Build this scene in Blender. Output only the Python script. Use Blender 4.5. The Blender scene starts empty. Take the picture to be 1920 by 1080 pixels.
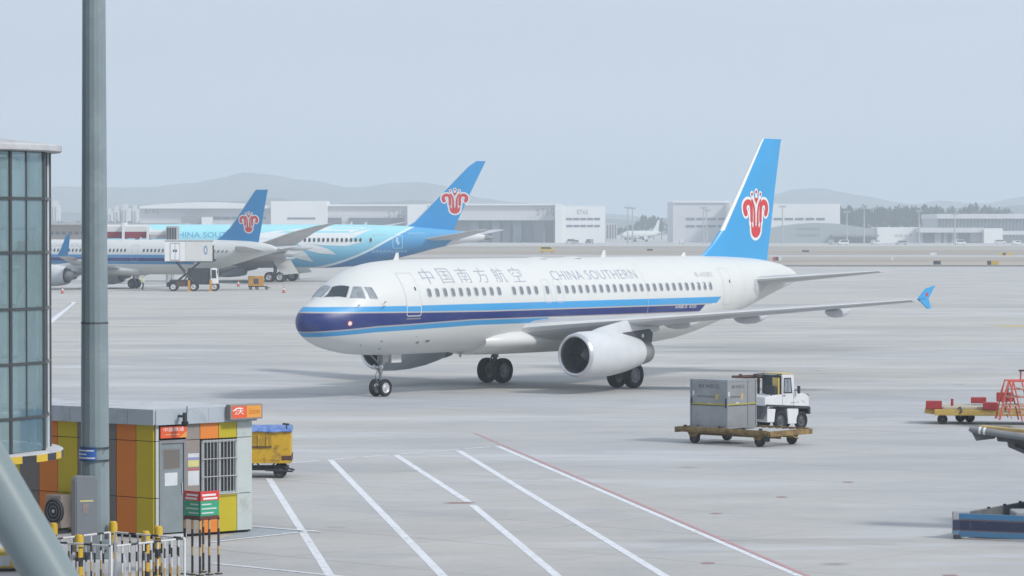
import bpy, bmesh, math, random
import numpy as np
from mathutils import Vector, Matrix
R = math.radians
scene = bpy.context.scene
C = scene.collection
random.seed(7)

# ---------------------------------------------------------------- camera, world, sun, exposure
CAM_H = 7.25
FPX = 6000.0                      # focal length in pixels of a 1920 wide frame
PITCH = math.atan((540 - 428) / FPX)
cam_d = bpy.data.cameras.new('camera')
cam = bpy.data.objects.new('camera', cam_d); C.objects.link(cam)
cam.location = (0, 0, CAM_H)
cam.rotation_euler = (math.pi/2 - PITCH, 0, 0)
cam_d.sensor_width = 36.0
cam_d.lens = FPX / 1920 * 36.0
cam_d.clip_start = 0.5
cam_d.clip_end = 12000
cam_d.dof.use_dof = True
cam_d.dof.focus_distance = 128
cam_d.dof.aperture_fstop = 9.0
scene.camera = cam

SUN_DIR = Vector((0.63, -0.44, 0.62)).normalized()     # towards the sun
SUN_EL = math.asin(SUN_DIR.z); SUN_AZ = math.atan2(SUN_DIR.x, SUN_DIR.y)
w = bpy.data.worlds.new('World'); scene.world = w; w.use_nodes = True
nt = w.node_tree; nt.nodes.clear()
wo = nt.nodes.new('ShaderNodeOutputWorld'); bg = nt.nodes.new('ShaderNodeBackground')
sky = nt.nodes.new('ShaderNodeTexSky'); sky.sky_type = 'NISHITA'; sky.sun_disc = False
sky.sun_elevation = SUN_EL; sky.sun_rotation = SUN_AZ
sky.air_density = 1.2; sky.dust_density = 3.0; sky.ozone_density = 1.2
tc = nt.nodes.new('ShaderNodeTexCoord'); sx = nt.nodes.new('ShaderNodeSeparateXYZ')
nt.links.new(tc.outputs['Generated'], sx.inputs[0])
ramp = nt.nodes.new('ShaderNodeValToRGB')          # the even overcast layer: horizon to zenith
ramp.color_ramp.elements[0].position = 0.0; ramp.color_ramp.elements[0].color = (0.600, 0.682, 0.812, 1)
ramp.color_ramp.elements[1].position = 1.0; ramp.color_ramp.elements[1].color = (0.68, 0.75, 0.85, 1)
e = ramp.color_ramp.elements.new(0.07); e.color = (0.615, 0.705, 0.845, 1)
e = ramp.color_ramp.elements.new(0.35); e.color = (0.63, 0.72, 0.845, 1)
nt.links.new(sx.outputs['Z'], ramp.inputs[0])
vm = nt.nodes.new('ShaderNodeVectorMath'); vm.operation = 'SCALE'; vm.inputs['Scale'].default_value = 9.6
nt.links.new(ramp.outputs[0], vm.inputs[0])
mix = nt.nodes.new('ShaderNodeMix'); mix.data_type = 'RGBA'; mix.inputs[0].default_value = 0.90
mpn = nt.nodes.new('ShaderNodeMapping'); mpn.inputs['Scale'].default_value = (1, 1, 4.5); nt.links.new(tc.outputs['Generated'], mpn.inputs[0])
cl = nt.nodes.new('ShaderNodeTexNoise'); cl.inputs['Scale'].default_value = 3.2; cl.inputs['Detail'].default_value = 5; cl.inputs['Distortion'].default_value = .4
nt.links.new(mpn.outputs[0], cl.inputs['Vector'])
cm = nt.nodes.new('ShaderNodeMapRange'); cm.inputs[1].default_value = .35; cm.inputs[2].default_value = .65; cm.inputs[3].default_value = .955; cm.inputs[4].default_value = 1.045
nt.links.new(cl.outputs['Fac'], cm.inputs[0])
vm2 = nt.nodes.new('ShaderNodeVectorMath'); vm2.operation = 'SCALE'; nt.links.new(vm.outputs[0], vm2.inputs[0]); nt.links.new(cm.outputs[0], vm2.inputs['Scale'])
nt.links.new(sky.outputs[0], mix.inputs[6]); nt.links.new(vm2.outputs[0], mix.inputs[7])
nt.links.new(mix.outputs[2], bg.inputs[0]); bg.inputs[1].default_value = 0.10
nt.links.new(bg.outputs[0], wo.inputs[0])

sun_d = bpy.data.lights.new('sun', 'SUN'); sun_d.energy = 2.5; sun_d.angle = R(9); sun_d.color = (1, .965, .92)
sun = bpy.data.objects.new('sun', sun_d); C.objects.link(sun)
sun.rotation_euler = (-SUN_DIR).to_track_quat('-Z', 'Y').to_euler()
sun.location = (60, -40, 60)

scene.view_settings.view_transform = 'Standard'; scene.view_settings.look = 'None'
scene.view_settings.exposure = 0.06; scene.view_settings.gamma = 1; scene.view_settings.use_curve_mapping = False
scene.render.engine = 'CYCLES'
cy = scene.cycles
cy.use_denoising = True
try: cy.denoiser = 'OPENIMAGEDENOISE'
except Exception: pass
cy.max_bounces = 6; cy.diffuse_bounces = 3; cy.glossy_bounces = 3; cy.transmission_bounces = 4
cy.transparent_max_bounces = 12; cy.volume_bounces = 1; cy.caustics_reflective = False; cy.caustics_refractive = False

# ---------------------------------------------------------------- helpers
def ray(px, py):
    """direction of the line of sight through a point of the 1920x1080 photograph"""
    u = (540 - py) / FPX; x = (px - 960) / FPX; c, s = math.cos(PITCH), math.sin(PITCH)
    return Vector((x, c + u*s, -s + u*c))
def at(px, py, z=0.0):
    """the point of the level z seen there"""
    r = ray(px, py); return r * ((z - CAM_H) / r.z) + Vector((0, 0, CAM_H))
def atd(px, py, d):
    """the point seen there at the distance d"""
    r = ray(px, py); return r * (d / r.y) + Vector((0, 0, CAM_H))

def tag(o, label=None, cat=None, group=None, kind=None):
    if label: o['label'] = label
    if cat: o['category'] = cat
    if group: o['group'] = group
    if kind: o['kind'] = kind
    return o
def thing(name, label, cat, loc=(0, 0, 0), rz=0.0, group=None):
    o = bpy.data.objects.new(name, None); C.objects.link(o); o.empty_display_size = .3
    o.location = loc; o.rotation_euler = (0, 0, rz)
    return tag(o, label, cat, group)
def link_mesh(name, me, parent=None):
    o = bpy.data.objects.new(name, me); C.objects.link(o)
    if parent is not None: o.parent = parent
    return o

class MB:
    """collects shapes and links them as one mesh object"""
    def __init__(s): s.v = []; s.f = []; s.m = []; s.mi = 0
    def add(s, vs, fs, mi=None):
        n = len(s.v); s.v += [tuple(p) for p in vs]; s.f += [tuple(i+n for i in f) for f in fs]
        s.m += [s.mi if mi is None else mi]*len(fs); return s
    def box(s, x0, x1, y0, y1, z0, z1, M=None, mi=None):
        vs = [(x, y, z) for z in (z0, z1) for y in (y0, y1) for x in (x0, x1)]
        if M is not None: vs = [M @ Vector(p) for p in vs]
        return s.add(vs, [(0,2,3,1),(4,5,7,6),(0,1,5,4),(2,6,7,3),(0,4,6,2),(1,3,7,5)], mi)
    def tube(s, p0, p1, r0, r1=None, n=10, caps=True, mi=None):
        p0, p1 = Vector(p0), Vector(p1); r1 = r0 if r1 is None else r1
        a = (p1-p0).normalized(); b = a.orthogonal().normalized(); c = a.cross(b)
        vs = [p + (b*math.cos(t) + c*math.sin(t))*r for p, r in ((p0, r0), (p1, r1)) for t in [2*math.pi*i/n for i in range(n)]]
        fs = [(i, (i+1) % n, n+(i+1) % n, n+i) for i in range(n)]
        if caps: fs += [tuple(range(n-1, -1, -1)), tuple(range(n, 2*n))]
        return s.add(vs, fs, mi)
    def path(s, pts, r, n=8, mi=None):
        for a, b in zip(pts, pts[1:]): s.tube(a, b, r, n=n, mi=mi)
        return s
    def lathe(s, prof, axis='x', n=32, org=(0, 0, 0), mi=None, close=False):
        """prof: (along, radius)"""
        vs = []; fs = []
        for a, r in prof:
            for i in range(n):
                t = 2*math.pi*i/n; p, q = r*math.cos(t), r*math.sin(t)
                vs.append({'x': (a, p, q), 'y': (p, a, q), 'z': (p, q, a)}[axis])
        vs = [(x+org[0], y+org[1], z+org[2]) for x, y, z in vs]
        m = len(prof)
        for j in range(m-1 if not close else m):
            k = (j+1) % m
            for i in range(n): fs.append((j*n+i, j*n+(i+1) % n, k*n+(i+1) % n, k*n+i))
        return s.add(vs, fs, mi)
    def prism(s, poly, z0, z1, M=None, mi=None):
        n = len(poly); vs = [(x, y, z0) for x, y in poly] + [(x, y, z1) for x, y in poly]
        if M is not None: vs = [M @ Vector(p) for p in vs]
        return s.add(vs, [tuple(range(n-1, -1, -1)), tuple(range(n, 2*n))] + [(i, (i+1) % n, n+(i+1) % n, n+i) for i in range(n)], mi)
    def loft(s, rings, caps=True, mi=None):
        n = len(rings[0]); vs = [p for r in rings for p in r]; fs = []
        for j in range(len(rings)-1):
            for i in range(n): fs.append((j*n+i, j*n+(i+1) % n, (j+1)*n+(i+1) % n, (j+1)*n+i))
        if caps: fs += [tuple(range(n-1, -1, -1)), tuple(range((len(rings)-1)*n, len(rings)*n))]
        return s.add(vs, fs, mi)
    def mesh(s, name, mats, smooth=None, bevel=0, fixn=True):
        me = bpy.data.meshes.new(name); me.from_pydata(s.v, [], s.f)
        for m in (mats if isinstance(mats, (list, tuple)) else [mats]): me.materials.append(m)
        me.polygons.foreach_set('material_index', s.m)
        if fixn or bevel:
            bm = bmesh.new(); bm.from_mesh(me)
            if bevel:
                bmesh.ops.remove_doubles(bm, verts=bm.verts, dist=1e-5)
                eds = [e for e in bm.edges if len(e.link_faces) == 2 and e.calc_face_angle(0) > R(35)]
                bmesh.ops.bevel(bm, geom=eds, offset=bevel, segments=2, affect='EDGES', profile=.6, clamp_overlap=True)
            if fixn: bmesh.ops.recalc_face_normals(bm, faces=bm.faces)
            bm.to_mesh(me); bm.free()
        if smooth is not None:
            me.polygons.foreach_set('use_smooth', [True]*len(me.polygons))
            me.set_sharp_from_angle(angle=R(smooth))
        me.update()
        return me
    def build(s, name, mats, parent=None, smooth=None, bevel=0, fixn=True):
        return link_mesh(name, s.mesh(name, mats, smooth, bevel, fixn), parent)

def copy_tree(o, parent=None):
    c = o.copy(); C.objects.link(c); c.parent = parent
    for ch in [x for x in bpy.data.objects if x.parent == o]: copy_tree(ch, c)
    return c

# ---------------------------------------------------------------- materials
class NB:
    """small node builder; values are sockets or numbers"""
    def __init__(s, name):
        s.mat = bpy.data.materials.new(name); s.mat.use_nodes = True; s.nt = s.mat.node_tree
        s.bsdf = s.nt.nodes['Principled BSDF']; s.tc = None
    def n(s, t): return s.nt.nodes.new(t)
    def setin(s, sock, v):
        if isinstance(v, (int, float)): sock.default_value = v
        elif isinstance(v, (tuple, list)):
            sock.default_value = (tuple(v) + (1,)) if (sock.type == 'RGBA' and len(v) == 3) else tuple(v)
        else: s.nt.links.new(v, sock)
    def m(s, op, a, b=0.0, c=0.0, clamp=False):
        x = s.n('ShaderNodeMath'); x.operation = op; x.use_clamp = clamp
        s.setin(x.inputs[0], a); s.setin(x.inputs[1], b); s.setin(x.inputs[2], c); return x.outputs[0]
    def obj(s):
        if s.tc is None:
            s.tc = s.n('ShaderNodeTexCoord'); sp = s.n('ShaderNodeSeparateXYZ'); s.nt.links.new(s.tc.outputs['Object'], sp.inputs[0])
            s.x, s.y, s.z = sp.outputs
        return s.tc.outputs['Object']
    def lin(s, v, a, b, lo, hi):
        x = s.n('ShaderNodeMapRange'); s.setin(x.inputs[0], v)
        for i, k in enumerate((a, b, lo, hi)): s.setin(x.inputs[i+1], k)
        return x.outputs[0]
    def step(s, v, edge, w=0.012):
        return s.lin(v, edge-w if isinstance(edge, float) else s.m('SUBTRACT', edge, w), edge+w if isinstance(edge, float) else s.m('ADD', edge, w), 0.0, 1.0)
    def noise(s, scale, detail=4, rough=.55, vec=None, mul=(1, 1, 1), dist=0.0):
        mp = s.n('ShaderNodeMapping'); s.nt.links.new(vec or s.obj(), mp.inputs[0]); mp.inputs['Scale'].default_value = mul
        x = s.n('ShaderNodeTexNoise'); s.nt.links.new(mp.outputs[0], x.inputs['Vector'])
        x.inputs['Scale'].default_value = scale; x.inputs['Detail'].default_value = detail; x.inputs['Roughness'].default_value = rough
        x.inputs['Distortion'].default_value = dist
        return x.outputs['Fac']
    def mixc(s, f, a, b, mode='MIX'):
        x = s.n('ShaderNodeMix'); x.data_type = 'RGBA'; x.blend_type = mode
        s.setin(x.inputs[0], f); s.setin(x.inputs[6], a); s.setin(x.inputs[7], b); return x.outputs[2]
    def bump(s, h, strength=.2, dist=.02):
        x = s.n('ShaderNodeBump'); s.setin(x.inputs['Height'], h); x.inputs['Strength'].default_value = strength; x.inputs['Distance'].default_value = dist
        s.nt.links.new(x.outputs[0], s.bsdf.inputs['Normal'])
    def out(s, col, rough=.5, metal=0.0, spec=.5):
        s.setin(s.bsdf.inputs['Base Color'], col); s.setin(s.bsdf.inputs['Roughness'], rough); s.setin(s.bsdf.inputs['Metallic'], metal)
        s.bsdf.inputs['Specular IOR Level'].default_value = spec; return s.mat

def simple(name, col, rough=.5, metal=0.0, var=.12, scale=2.0, spec=.5, grime=None, gs=1.5, bump=0):
    b = NB(name); f = b.noise(scale, 5)
    v = b.lin(f, .3, .7, 1-var, 1+var*.6)
    g = b.n('ShaderNodeVectorMath'); g.operation = 'SCALE'; g.inputs[0].default_value = col[:3]; b.setin(g.inputs['Scale'], v)
    c = g.outputs[0]
    if grime:
        f2 = b.noise(gs, 8, .7, dist=.4); c = b.mixc(b.lin(f2, .52, .66, 0.0, 1.0), c, grime)
    if bump: b.bump(b.noise(scale*6, 4), bump, .01)
    return b.out(c, rough, metal, spec)

M = {}
M['white'] = simple('white paint', (.66, .665, .65), .32, var=.05, scale=.8)
M['white_matt'] = simple('matt white paint', (.72, .73, .74), .6, var=.08)
M['wing_grey'] = simple('wing grey paint', (.50, .51, .53), .42, var=.12, scale=.7)
M['wing_dark'] = simple('dark wing grey', (.17, .18, .19), .5, var=.15)
M['nacelle'] = simple('nacelle pale grey paint', (.60, .62, .64), .36, var=.07, scale=1.2)
M['lip'] = simple('polished inlet lip', (.62, .63, .65), .28, .75, var=.05)
M['nozzle'] = simple('exhaust metal', (.36, .36, .36), .42, .6, var=.15)
M['black'] = simple('black', (.012, .013, .015), .6, var=.3)
M['intake'] = simple('intake dark', (.10, .105, .11), .5, var=.2)
M['tyre'] = simple('tyre rubber', (.018, .019, .022), .8, var=.25, scale=5)
M['rim'] = simple('wheel rim metal', (.55, .56, .58), .4, .3, var=.1)
M['gear'] = simple('gear leg grey', (.22, .23, .25), .5, .2, var=.2, scale=4)
M['steel'] = simple('galvanised steel', (.42, .44, .46), .45, .4, var=.15, scale=3)
M['tail_blue'] = simple('tail light blue paint', (.045, .335, .66), .33, var=.05, scale=.5)
M['tail_blue_b'] = simple('tail mid blue paint', (.018, .235, .52), .36, var=.05, scale=.5)
M['tail_blue_c'] = simple('tail bright blue paint', (.020, .31, .68), .36, var=.05, scale=.3)
M['em_white'] = simple('emblem white', (.78, .78, .78), .4, var=.02)
M['em_red'] = simple('emblem red', (.62, .045, .05), .4, var=.03)
M['title'] = simple('title grey blue', (.36, .38, .46), .5, var=.05)
M['pane'] = simple('cabin window pane', (.19, .21, .23), .12, var=.15, scale=1.0)
M['pane_dark'] = simple('far cabin window pane', (.05, .06, .08), .15, var=.1)
M['wind_dark'] = simple('windshield dark', (.04, .055, .07), .08, var=.3, scale=1.5)
M['wind_pale'] = simple('windshield pale', (.30, .34, .37), .10, var=.35, scale=2.2)
M['seam'] = simple('panel seam grey', (.45, .47, .49), .5, var=.1)
M['lamp_red'] = simple('red lamp lens', (.5, .02, .02), .3)
M['grey_dark'] = simple('dark grey paint', (.075, .08, .09), .5, var=.2, scale=3)
M['grey_mid'] = simple('mid grey paint', (.22, .23, .245), .5, var=.12)
M['glass_dark'] = simple('dark vehicle glass', (.035, .04, .045), .08, var=.2)
# ---------------------------------------------------------------- the air, ground, hills
hz = NB('haze air'); hz.nt.nodes.remove(hz.bsdf)
pv = hz.n('ShaderNodeVolumePrincipled'); pv.inputs['Color'].default_value = (.83, .925, 1.0, 1)
pv.inputs['Density'].default_value = 0.00037; pv.inputs['Anisotropy'].default_value = 0.1
hz.nt.links.new(pv.outputs[0], hz.nt.nodes['Material Output'].inputs['Volume'])
tag(MB().box(-2600, 2600, -330, 6700, -1.0, 122).build('haze', hz.mat), 'pale blue-grey haze over the airfield', 'haze', kind='stuff')

def apron_mat():
    b = NB('apron concrete'); o = b.obj()
    big = b.noise(.022, 5, .6, mul=(1, .8, 1), dist=.6)
    mid = b.noise(.16, 6, .65, mul=(1, 1.2, 1), dist=.5)
    streak = b.noise(.10, 5, .7, mul=(.35, 1.6, 1), dist=.3)
    fine = b.noise(3.0, 6, .7)
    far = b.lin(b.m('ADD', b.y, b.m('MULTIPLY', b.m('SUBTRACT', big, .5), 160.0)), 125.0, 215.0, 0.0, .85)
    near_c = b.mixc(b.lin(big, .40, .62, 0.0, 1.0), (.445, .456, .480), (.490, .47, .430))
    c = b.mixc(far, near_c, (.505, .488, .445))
    # dark patches with ragged edges: centre, half widths, strength
    edge = b.noise(.13, 6, .75, mul=(.5, 1, 1), dist=1.2)
    for x0, y0, ax, ay, k in ((14.0, 193, 9.5, 11, .6), (-22, 258, 34, 8, .38), (3, 152, 16, 5, .35), (30, 232, 14, 7, .30), (-18, 172, 12, 5, .25), (20, 108, 10, 2.2, .22), (40, 300, 30, 10, .3)):
        dx = b.m('DIVIDE', b.m('SUBTRACT', b.x, float(x0)), float(ax)); dy = b.m('DIVIDE', b.m('SUBTRACT', b.y, float(y0)), float(ay))
        rr = b.m('ADD', b.m('ADD', b.m('MULTIPLY', dx, dx), b.m('MULTIPLY', dy, dy)), b.m('MULTIPLY', b.m('SUBTRACT', edge, .5), 3.2))
        c = b.mixc(b.m('MULTIPLY', b.lin(rr, .1, 1.1, 1.0, 0.0), k), c, (.21, .215, .205))
    c = b.mixc(b.m('MULTIPLY', b.lin(mid, .48, .70, 0.0, 1.0), .75), c, (.37, .38, .395))
    c = b.mixc(b.m('MULTIPLY', b.lin(streak, .50, .68, 0.0, 1.0), .8), c, (.37, .375, .38))
    c = b.mixc(b.m('MULTIPLY', b.lin(streak, .32, .47, 1.0, 0.0), .75), c, (.58, .60, .63))
    c = b.mixc(b.lin(fine, .3, .7, 0.0, .14), c, (.2, .2, .2))
    # long rubber and fuel smears that run along the taxi lines
    sm = b.noise(.05, 7, .75, mul=(.25, 2.2, 1), dist=.9)
    c = b.mixc(b.m('MULTIPLY', b.lin(sm, .60, .74, 0.0, 1.0), .55), c, (.20, .20, .205))
    # slab joints, five metres apart, turned to the stand
    rot = b.n('ShaderNodeMapping'); b.nt.links.new(o, rot.inputs[0]); rot.inputs['Rotation'].default_value = (0, 0, R(41))
    sp = b.n('ShaderNodeSeparateXYZ'); b.nt.links.new(rot.outputs[0], sp.inputs[0])
    j = 0.0
    for s_ in (sp.outputs[1], sp.outputs[0]):
        fr = b.m('FRACT', b.m('DIVIDE', s_, 5.0)); d = b.m('MINIMUM', fr, b.m('SUBTRACT', 1.0, fr))
        l = b.lin(d, .005, .011, 1.0, 0.0); l = b.m('MULTIPLY', l, .55 if j != 0.0 else 1.0); j = l if j == 0.0 else b.m('MAXIMUM', j, l)
    jn = b.noise(.05, 4); j = b.m('MULTIPLY', j, b.lin(jn, .38, .60, .06, .60))
    c = b.mixc(j, c, (.16, .16, .165))
    # spots of oil
    vo = b.n('ShaderNodeTexVoronoi'); b.nt.links.new(o, vo.inputs['Vector']); vo.inputs['Scale'].default_value = .16
    c = b.mixc(b.lin(vo.outputs['Distance'], .02, .07, .5, 0.0), c, (.14, .14, .14))
    b.bump(fine, .12, .01)
    return b.out(c, b.lin(mid, .3, .7, .55, .8), spec=.3)
M['apron'] = apron_mat()
gd = MB()
xs_ = [-2500, -600, -150, -60, 0, 60, 150, 600, 2500]; ys_ = [-300, -50, 40, 80, 130, 200, 300, 450, 620, 1200, 2500, 6600]
gv = [(x, y, 0) for y in ys_ for x in xs_]; nx = len(xs_)
gd.add(gv, [(j*nx+i, j*nx+i+1, (j+1)*nx+i+1, (j+1)*nx+i) for j in range(len(ys_)-1) for i in range(nx-1)])
tag(gd.build('ground', M['apron']), kind='structure')

def field_mat():
    b = NB('dry grass'); a = b.noise(.012, 6, .6, mul=(.25, 1, 1)); f = b.noise(.15, 5, .7)
    c = b.mixc(b.lin(a, .38, .62, 0.0, 1.0), (.30, .245, .20), (.45, .40, .345))
    c = b.mixc(b.lin(f, .35, .7, 0.0, .4), c, (.27, .26, .22))
    return b.out(c, .95, spec=.1)
M['field'] = field_mat()
def sheet(name, x0, x1, y0, y1, z, mat, jag=0, n=60, seed=1):
    rnd = random.Random(seed); m = MB(); vs = []
    for i in range(n+1):
        x = x0 + (x1-x0)*i/n
        vs += [(x, y0 + rnd.uniform(-1, 1)*jag, z), (x, y1 + rnd.uniform(-1, 1)*jag, z)]
    m.add(vs, [(2*i, 2*i+2, 2*i+3, 2*i+1) for i in range(n)])
    return tag(m.build(name, mat), kind='structure')
sheet('grass_field', -1500, 1500, 625, 800, .05, M['field'], 3)
sheet('grass_field', -1500, 1500, 872, 1290, .05, M['field'], 6, seed=4)
M['taxi_far'] = simple('far taxiway', (.47, .455, .44), .85, var=.12, scale=.02)
sheet('taxiway', -1500, 1500, 805, 868, .03, M['taxi_far'])
M['edge_shade'] = simple('grass edge shade', (.17, .165, .16), .9, var=.25, scale=.05)  # dark strip: shading along the grass edge put in as colour
sheet('grass_edge_shade', -1500, 1500, 606, 622, .03, M['edge_shade'], 1)

# hills: two ranges with real depth
def hills(name, pts, d, depth, mat, seed):
    rnd = random.Random(seed); px = [p[0] for p in pts]; hs = [max(2, CAM_H + (428-p[1])/FPX*d) for p in pts]
    n = 220; rows = 9; x0, x1 = pts[0][0], pts[-1][0]; vs = []
    rough = [0.0]*(n+1)
    for k, amp in ((7, 2.2), (17, 1.4), (41, .8), (90, .5)):
        ph = rnd.uniform(0, 6)
        for i in range(n+1): rough[i] += amp*math.sin(i/n*k*3.1+ph)
    for j in range(rows):
        t = j/(rows-1); prof = math.sin(math.pi*min(t/.5, 1)*.5) if t <= .5 else math.cos((t-.5)*math.pi)
        for i in range(n+1):
            p = x0 + (x1-x0)*i/n; h = float(np.interp(p, px, hs)); X = (p-960)/FPX*d
            bumpy = math.sin(i*.37 + j*1.7)*math.sin(j*2.1+i*.11)*h*.07
            vs.append((X, d + (t-.5)*depth, (h + rough[i])*prof + bumpy*(1 if .1 < t < .45 else 0) - 1.0*(t in (0, 1))))
    m = MB(); m.add(vs, [(j*(n+1)+i, j*(n+1)+i+1, (j+1)*(n+1)+i+1, (j+1)*(n+1)+i) for j in range(rows-1) for i in range(n)])
    return tag(m.build(name, mat, smooth=60, fixn=False), kind='structure')
M['hill'] = simple('wooded hill', (.055, .075, .05), .95, var=.3, scale=.01, spec=.1)
hills('hills', [(-500, 380), (0, 356), (90, 354), (150, 350), (200, 352), (300, 350), (370, 345), (430, 333), (480, 328), (530, 332), (600, 338), (650, 350), (740, 341), (800, 342), (850, 351), (900, 370), (1000, 380), (1100, 398), (1200, 412), (1300, 410), (1400, 392), (1430, 374), (1480, 357), (1530, 353), (1580, 357), (1640, 368), (1700, 380), (1760, 376), (1820, 384), (1870, 380), (1920, 370), (2400, 350)], 5200, 1500, M['hill'], 3)
hills('hills', [(-500, 402), (0, 398), (200, 394), (400, 380), (520, 372), (640, 384), (760, 370), (880, 376), (960, 392), (1200, 416), (1400, 404), (1560, 388), (1700, 392), (1800, 388), (1920, 384), (2400, 380)], 3600, 700, M['hill'], 8)

# painted lines: thin sheets on the apron
M['paint_w'] = simple('white line paint', (.74, .76, .80), .7, var=.12, scale=4, grime=(.42, .43, .44), gs=5)
M['paint_wf'] = simple('worn white line paint', (.56, .57, .59), .8, var=.1, scale=4, grime=(.38, .39, .41), gs=1.2)
M['paint_r'] = simple('worn red line paint', (.50, .29, .30), .8, var=.12, scale=4, grime=(.40, .34, .34), gs=2)
M['paint_y'] = simple('worn yellow line paint', (.52, .43, .20), .8, var=.15, scale=1, grime=(.42, .39, .30), gs=.6)
M['mark_red'] = simple('faded red spot paint', (.34, .22, .21), .8, var=.3, scale=6, grime=(.34, .30, .29), gs=3)
def line(name, p0, p1, wid, mat, z=.004, off=0.0, dash=None):
    a, b = at(*p0), at(*p1); a.z = b.z = 0; d = (b-a); L = d.length; d.normalize(); s_ = Vector((-d.y, d.x, 0))
    m = MB(); segs = []
    if dash:
        t = 0
        while t < L: segs.append((t, min(L, t+dash[0]))); t += sum(dash)
    else: segs = [(0, L)]
    for t0, t1 in segs:
        k = max(1, int((t1-t0)/1.5))
        for i in range(k):
            u0, u1 = t0+(t1-t0)*i/k, t0+(t1-t0)*(i+1)/k
            q = [a+d*u0+s_*(off-wid/2), a+d*u1+s_*(off-wid/2), a+d*u1+s_*(off+wid/2), a+d*u0+s_*(off+wid/2)]
            m.add([(v.x, v.y, z) for v in q], [(0, 1, 2, 3)])
    return tag(m.build(name, mat), kind='structure')
line('painted_line', (504, 897), (632, 1100), .19, M['paint_w'])
line('painted_line', (620, 863), (848, 1098), .20, M['paint_w'])
line('painted_line', (742, 853), (878, 941), .20, M['paint_w'])
line('painted_line', (886, 947), (1066, 1098), .20, M['paint_w'])
line('painted_line', (860, 845), (1276, 1098), .20, M['paint_w'])
line('painted_line', (932, 836), (1545, 1100), .17, M['paint_w'])
line('painted_line', (890, 812), (1560, 1100), .12, M['paint_r'], z=.006)
line('painted_line', (545, 868), (940, 836), .15, M['paint_w'], dash=(1.3, .35))
line('painted_line', (395, 1056), (660, 1083), .15, M['paint_w'], z=.008)
line('painted_line', (395, 1017), (592, 995), .15, M['paint_w'], z=.010)
line('painted_line', (466, 987), (600, 998), .15, M['paint_w'], z=.012)
M['paint_b'] = simple('blue grey floor paint', (.33, .38, .42), .75, var=.12, scale=2, grime=(.40, .41, .42), gs=2)
tri = [at(466, 988), at(578, 997), at(400, 1016)]
tag(MB().add([(p.x, p.y, .004) for p in tri], [(0, 1, 2)]).build('painted_patch', M['paint_b']), kind='structure')
line('painted_line', (90, 608), (139, 566), .45, M['paint_w'])
line('painted_line', (90, 600), (133, 568), .25, M['paint_wf'], dash=(1.0, .8))
line('painted_line', (1235, 671), (1930, 698), .30, M['paint_wf'])
line('painted_line', (600, 688), (1000, 700), .22, M['paint_wf'])
line('painted_line', (1480, 519), (1790, 528), .7, M['paint_wf'])
def spot(px, py, rx, ry, mat, name='painted_spot', z=.004, seed=0):
    c = at(px, py); rnd = random.Random(seed+int(px)); m = MB(); n = 18
    vs = [(c.x + math.cos(2*math.pi*i/n)*rx*rnd.uniform(.8, 1.15), c.y + math.sin(2*math.pi*i/n)*ry*rnd.uniform(.8, 1.15), z) for i in range(n)]
    m.add(vs, [tuple(range(n))]); tag(m.build(name, mat), kind='structure')
for px, py in ((1590, 904), (1465, 932), (1343, 963), (1328, 1056), (1781, 1079)): spot(px, py, .17, .2, M['mark_red'])
spot(860, 943, .45, .28, M['mark_red'], seed=3)
sheet_y = at(1880, 612); spot(1895, 611, 1.3, 2.2, M['paint_y'], seed=5)
M['rubber'] = simple('rubber smear', (.22, .22, .22), .85, var=.3, scale=.4, grime=(.33, .33, .32), gs=.25)
# ---------------------------------------------------------------- decals: flat print laid on a curved skin
def text_geo(body, size=1.0, shear=0.0, spacing=1.0, bold=0.0):
    cu = bpy.data.curves.new('lettering', 'FONT'); cu.body = body; cu.size = size; cu.shear = shear; cu.space_character = spacing
    cu.resolution_u = 3; cu.offset = bold
    ob = bpy.data.objects.new('lettering', cu); me = ob.to_mesh()
    vs = [(v.co.x, v.co.y) for v in me.vertices]; fs = [tuple(p.vertices) for p in me.polygons]
    ob.to_mesh_clear(); bpy.data.objects.remove(ob); bpy.data.curves.remove(cu)
    return vs, fs
def fit_text(body, x0, x1, z0, z1, flip=False, **k):
    vs, fs = text_geo(body, **k); a = np.array(vs); mn, mx = a.min(0), a.max(0); a = (a-mn)/(mx-mn)
    return [(x0+(x1-x0)*u, z0+(z1-z0)*v) for u, v in a], fs
def decal(name, vs, fs, mapf, mat, parent, step=.35, smooth=None):
    bm = bmesh.new(); bv = [bm.verts.new((x, z, 0)) for x, z in vs]
    for f in fs:
        try: bm.faces.new([bv[i] for i in f])
        except ValueError: pass
    if not bm.faces: bm.free(); return None
    for ax in (0, 1):
        lo = min(v.co[ax] for v in bm.verts); hi = max(v.co[ax] for v in bm.verts); k = math.ceil(lo/step)
        while k*step < hi:
            co = [0, 0, 0]; co[ax] = k*step; no = [0, 0, 0]; no[ax] = 1
            bmesh.ops.bisect_plane(bm, geom=bm.verts[:]+bm.edges[:]+bm.faces[:], plane_co=co, plane_no=no); k += 1
    for v in bm.verts: v.co = mapf(v.co.x, v.co.y)
    me = bpy.data.meshes.new(name); bm.to_mesh(me); bm.free(); me.materials.append(mat)
    if smooth: me.polygons.foreach_set('use_smooth', [True]*len(me.polygons))
    return link_mesh(name, me, parent)
def rrect(cx, cz, w, h, r, n=5):
    p = []
    for sx_, sz_, a0 in ((1, 1, 0), (-1, 1, 90), (-1, -1, 180), (1, -1, 270)):
        for i in range(n+1):
            a = R(a0 + 90*i/n); p.append((cx+sx_*(w/2-r)+r*math.cos(a), cz+sz_*(h/2-r)+r*math.sin(a)))
    return p
def ring_poly(outer, inner):
    n = len(outer); return outer+inner, [(i, (i+1) % n, n+(i+1) % n, n+i) for i in range(n)]
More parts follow.
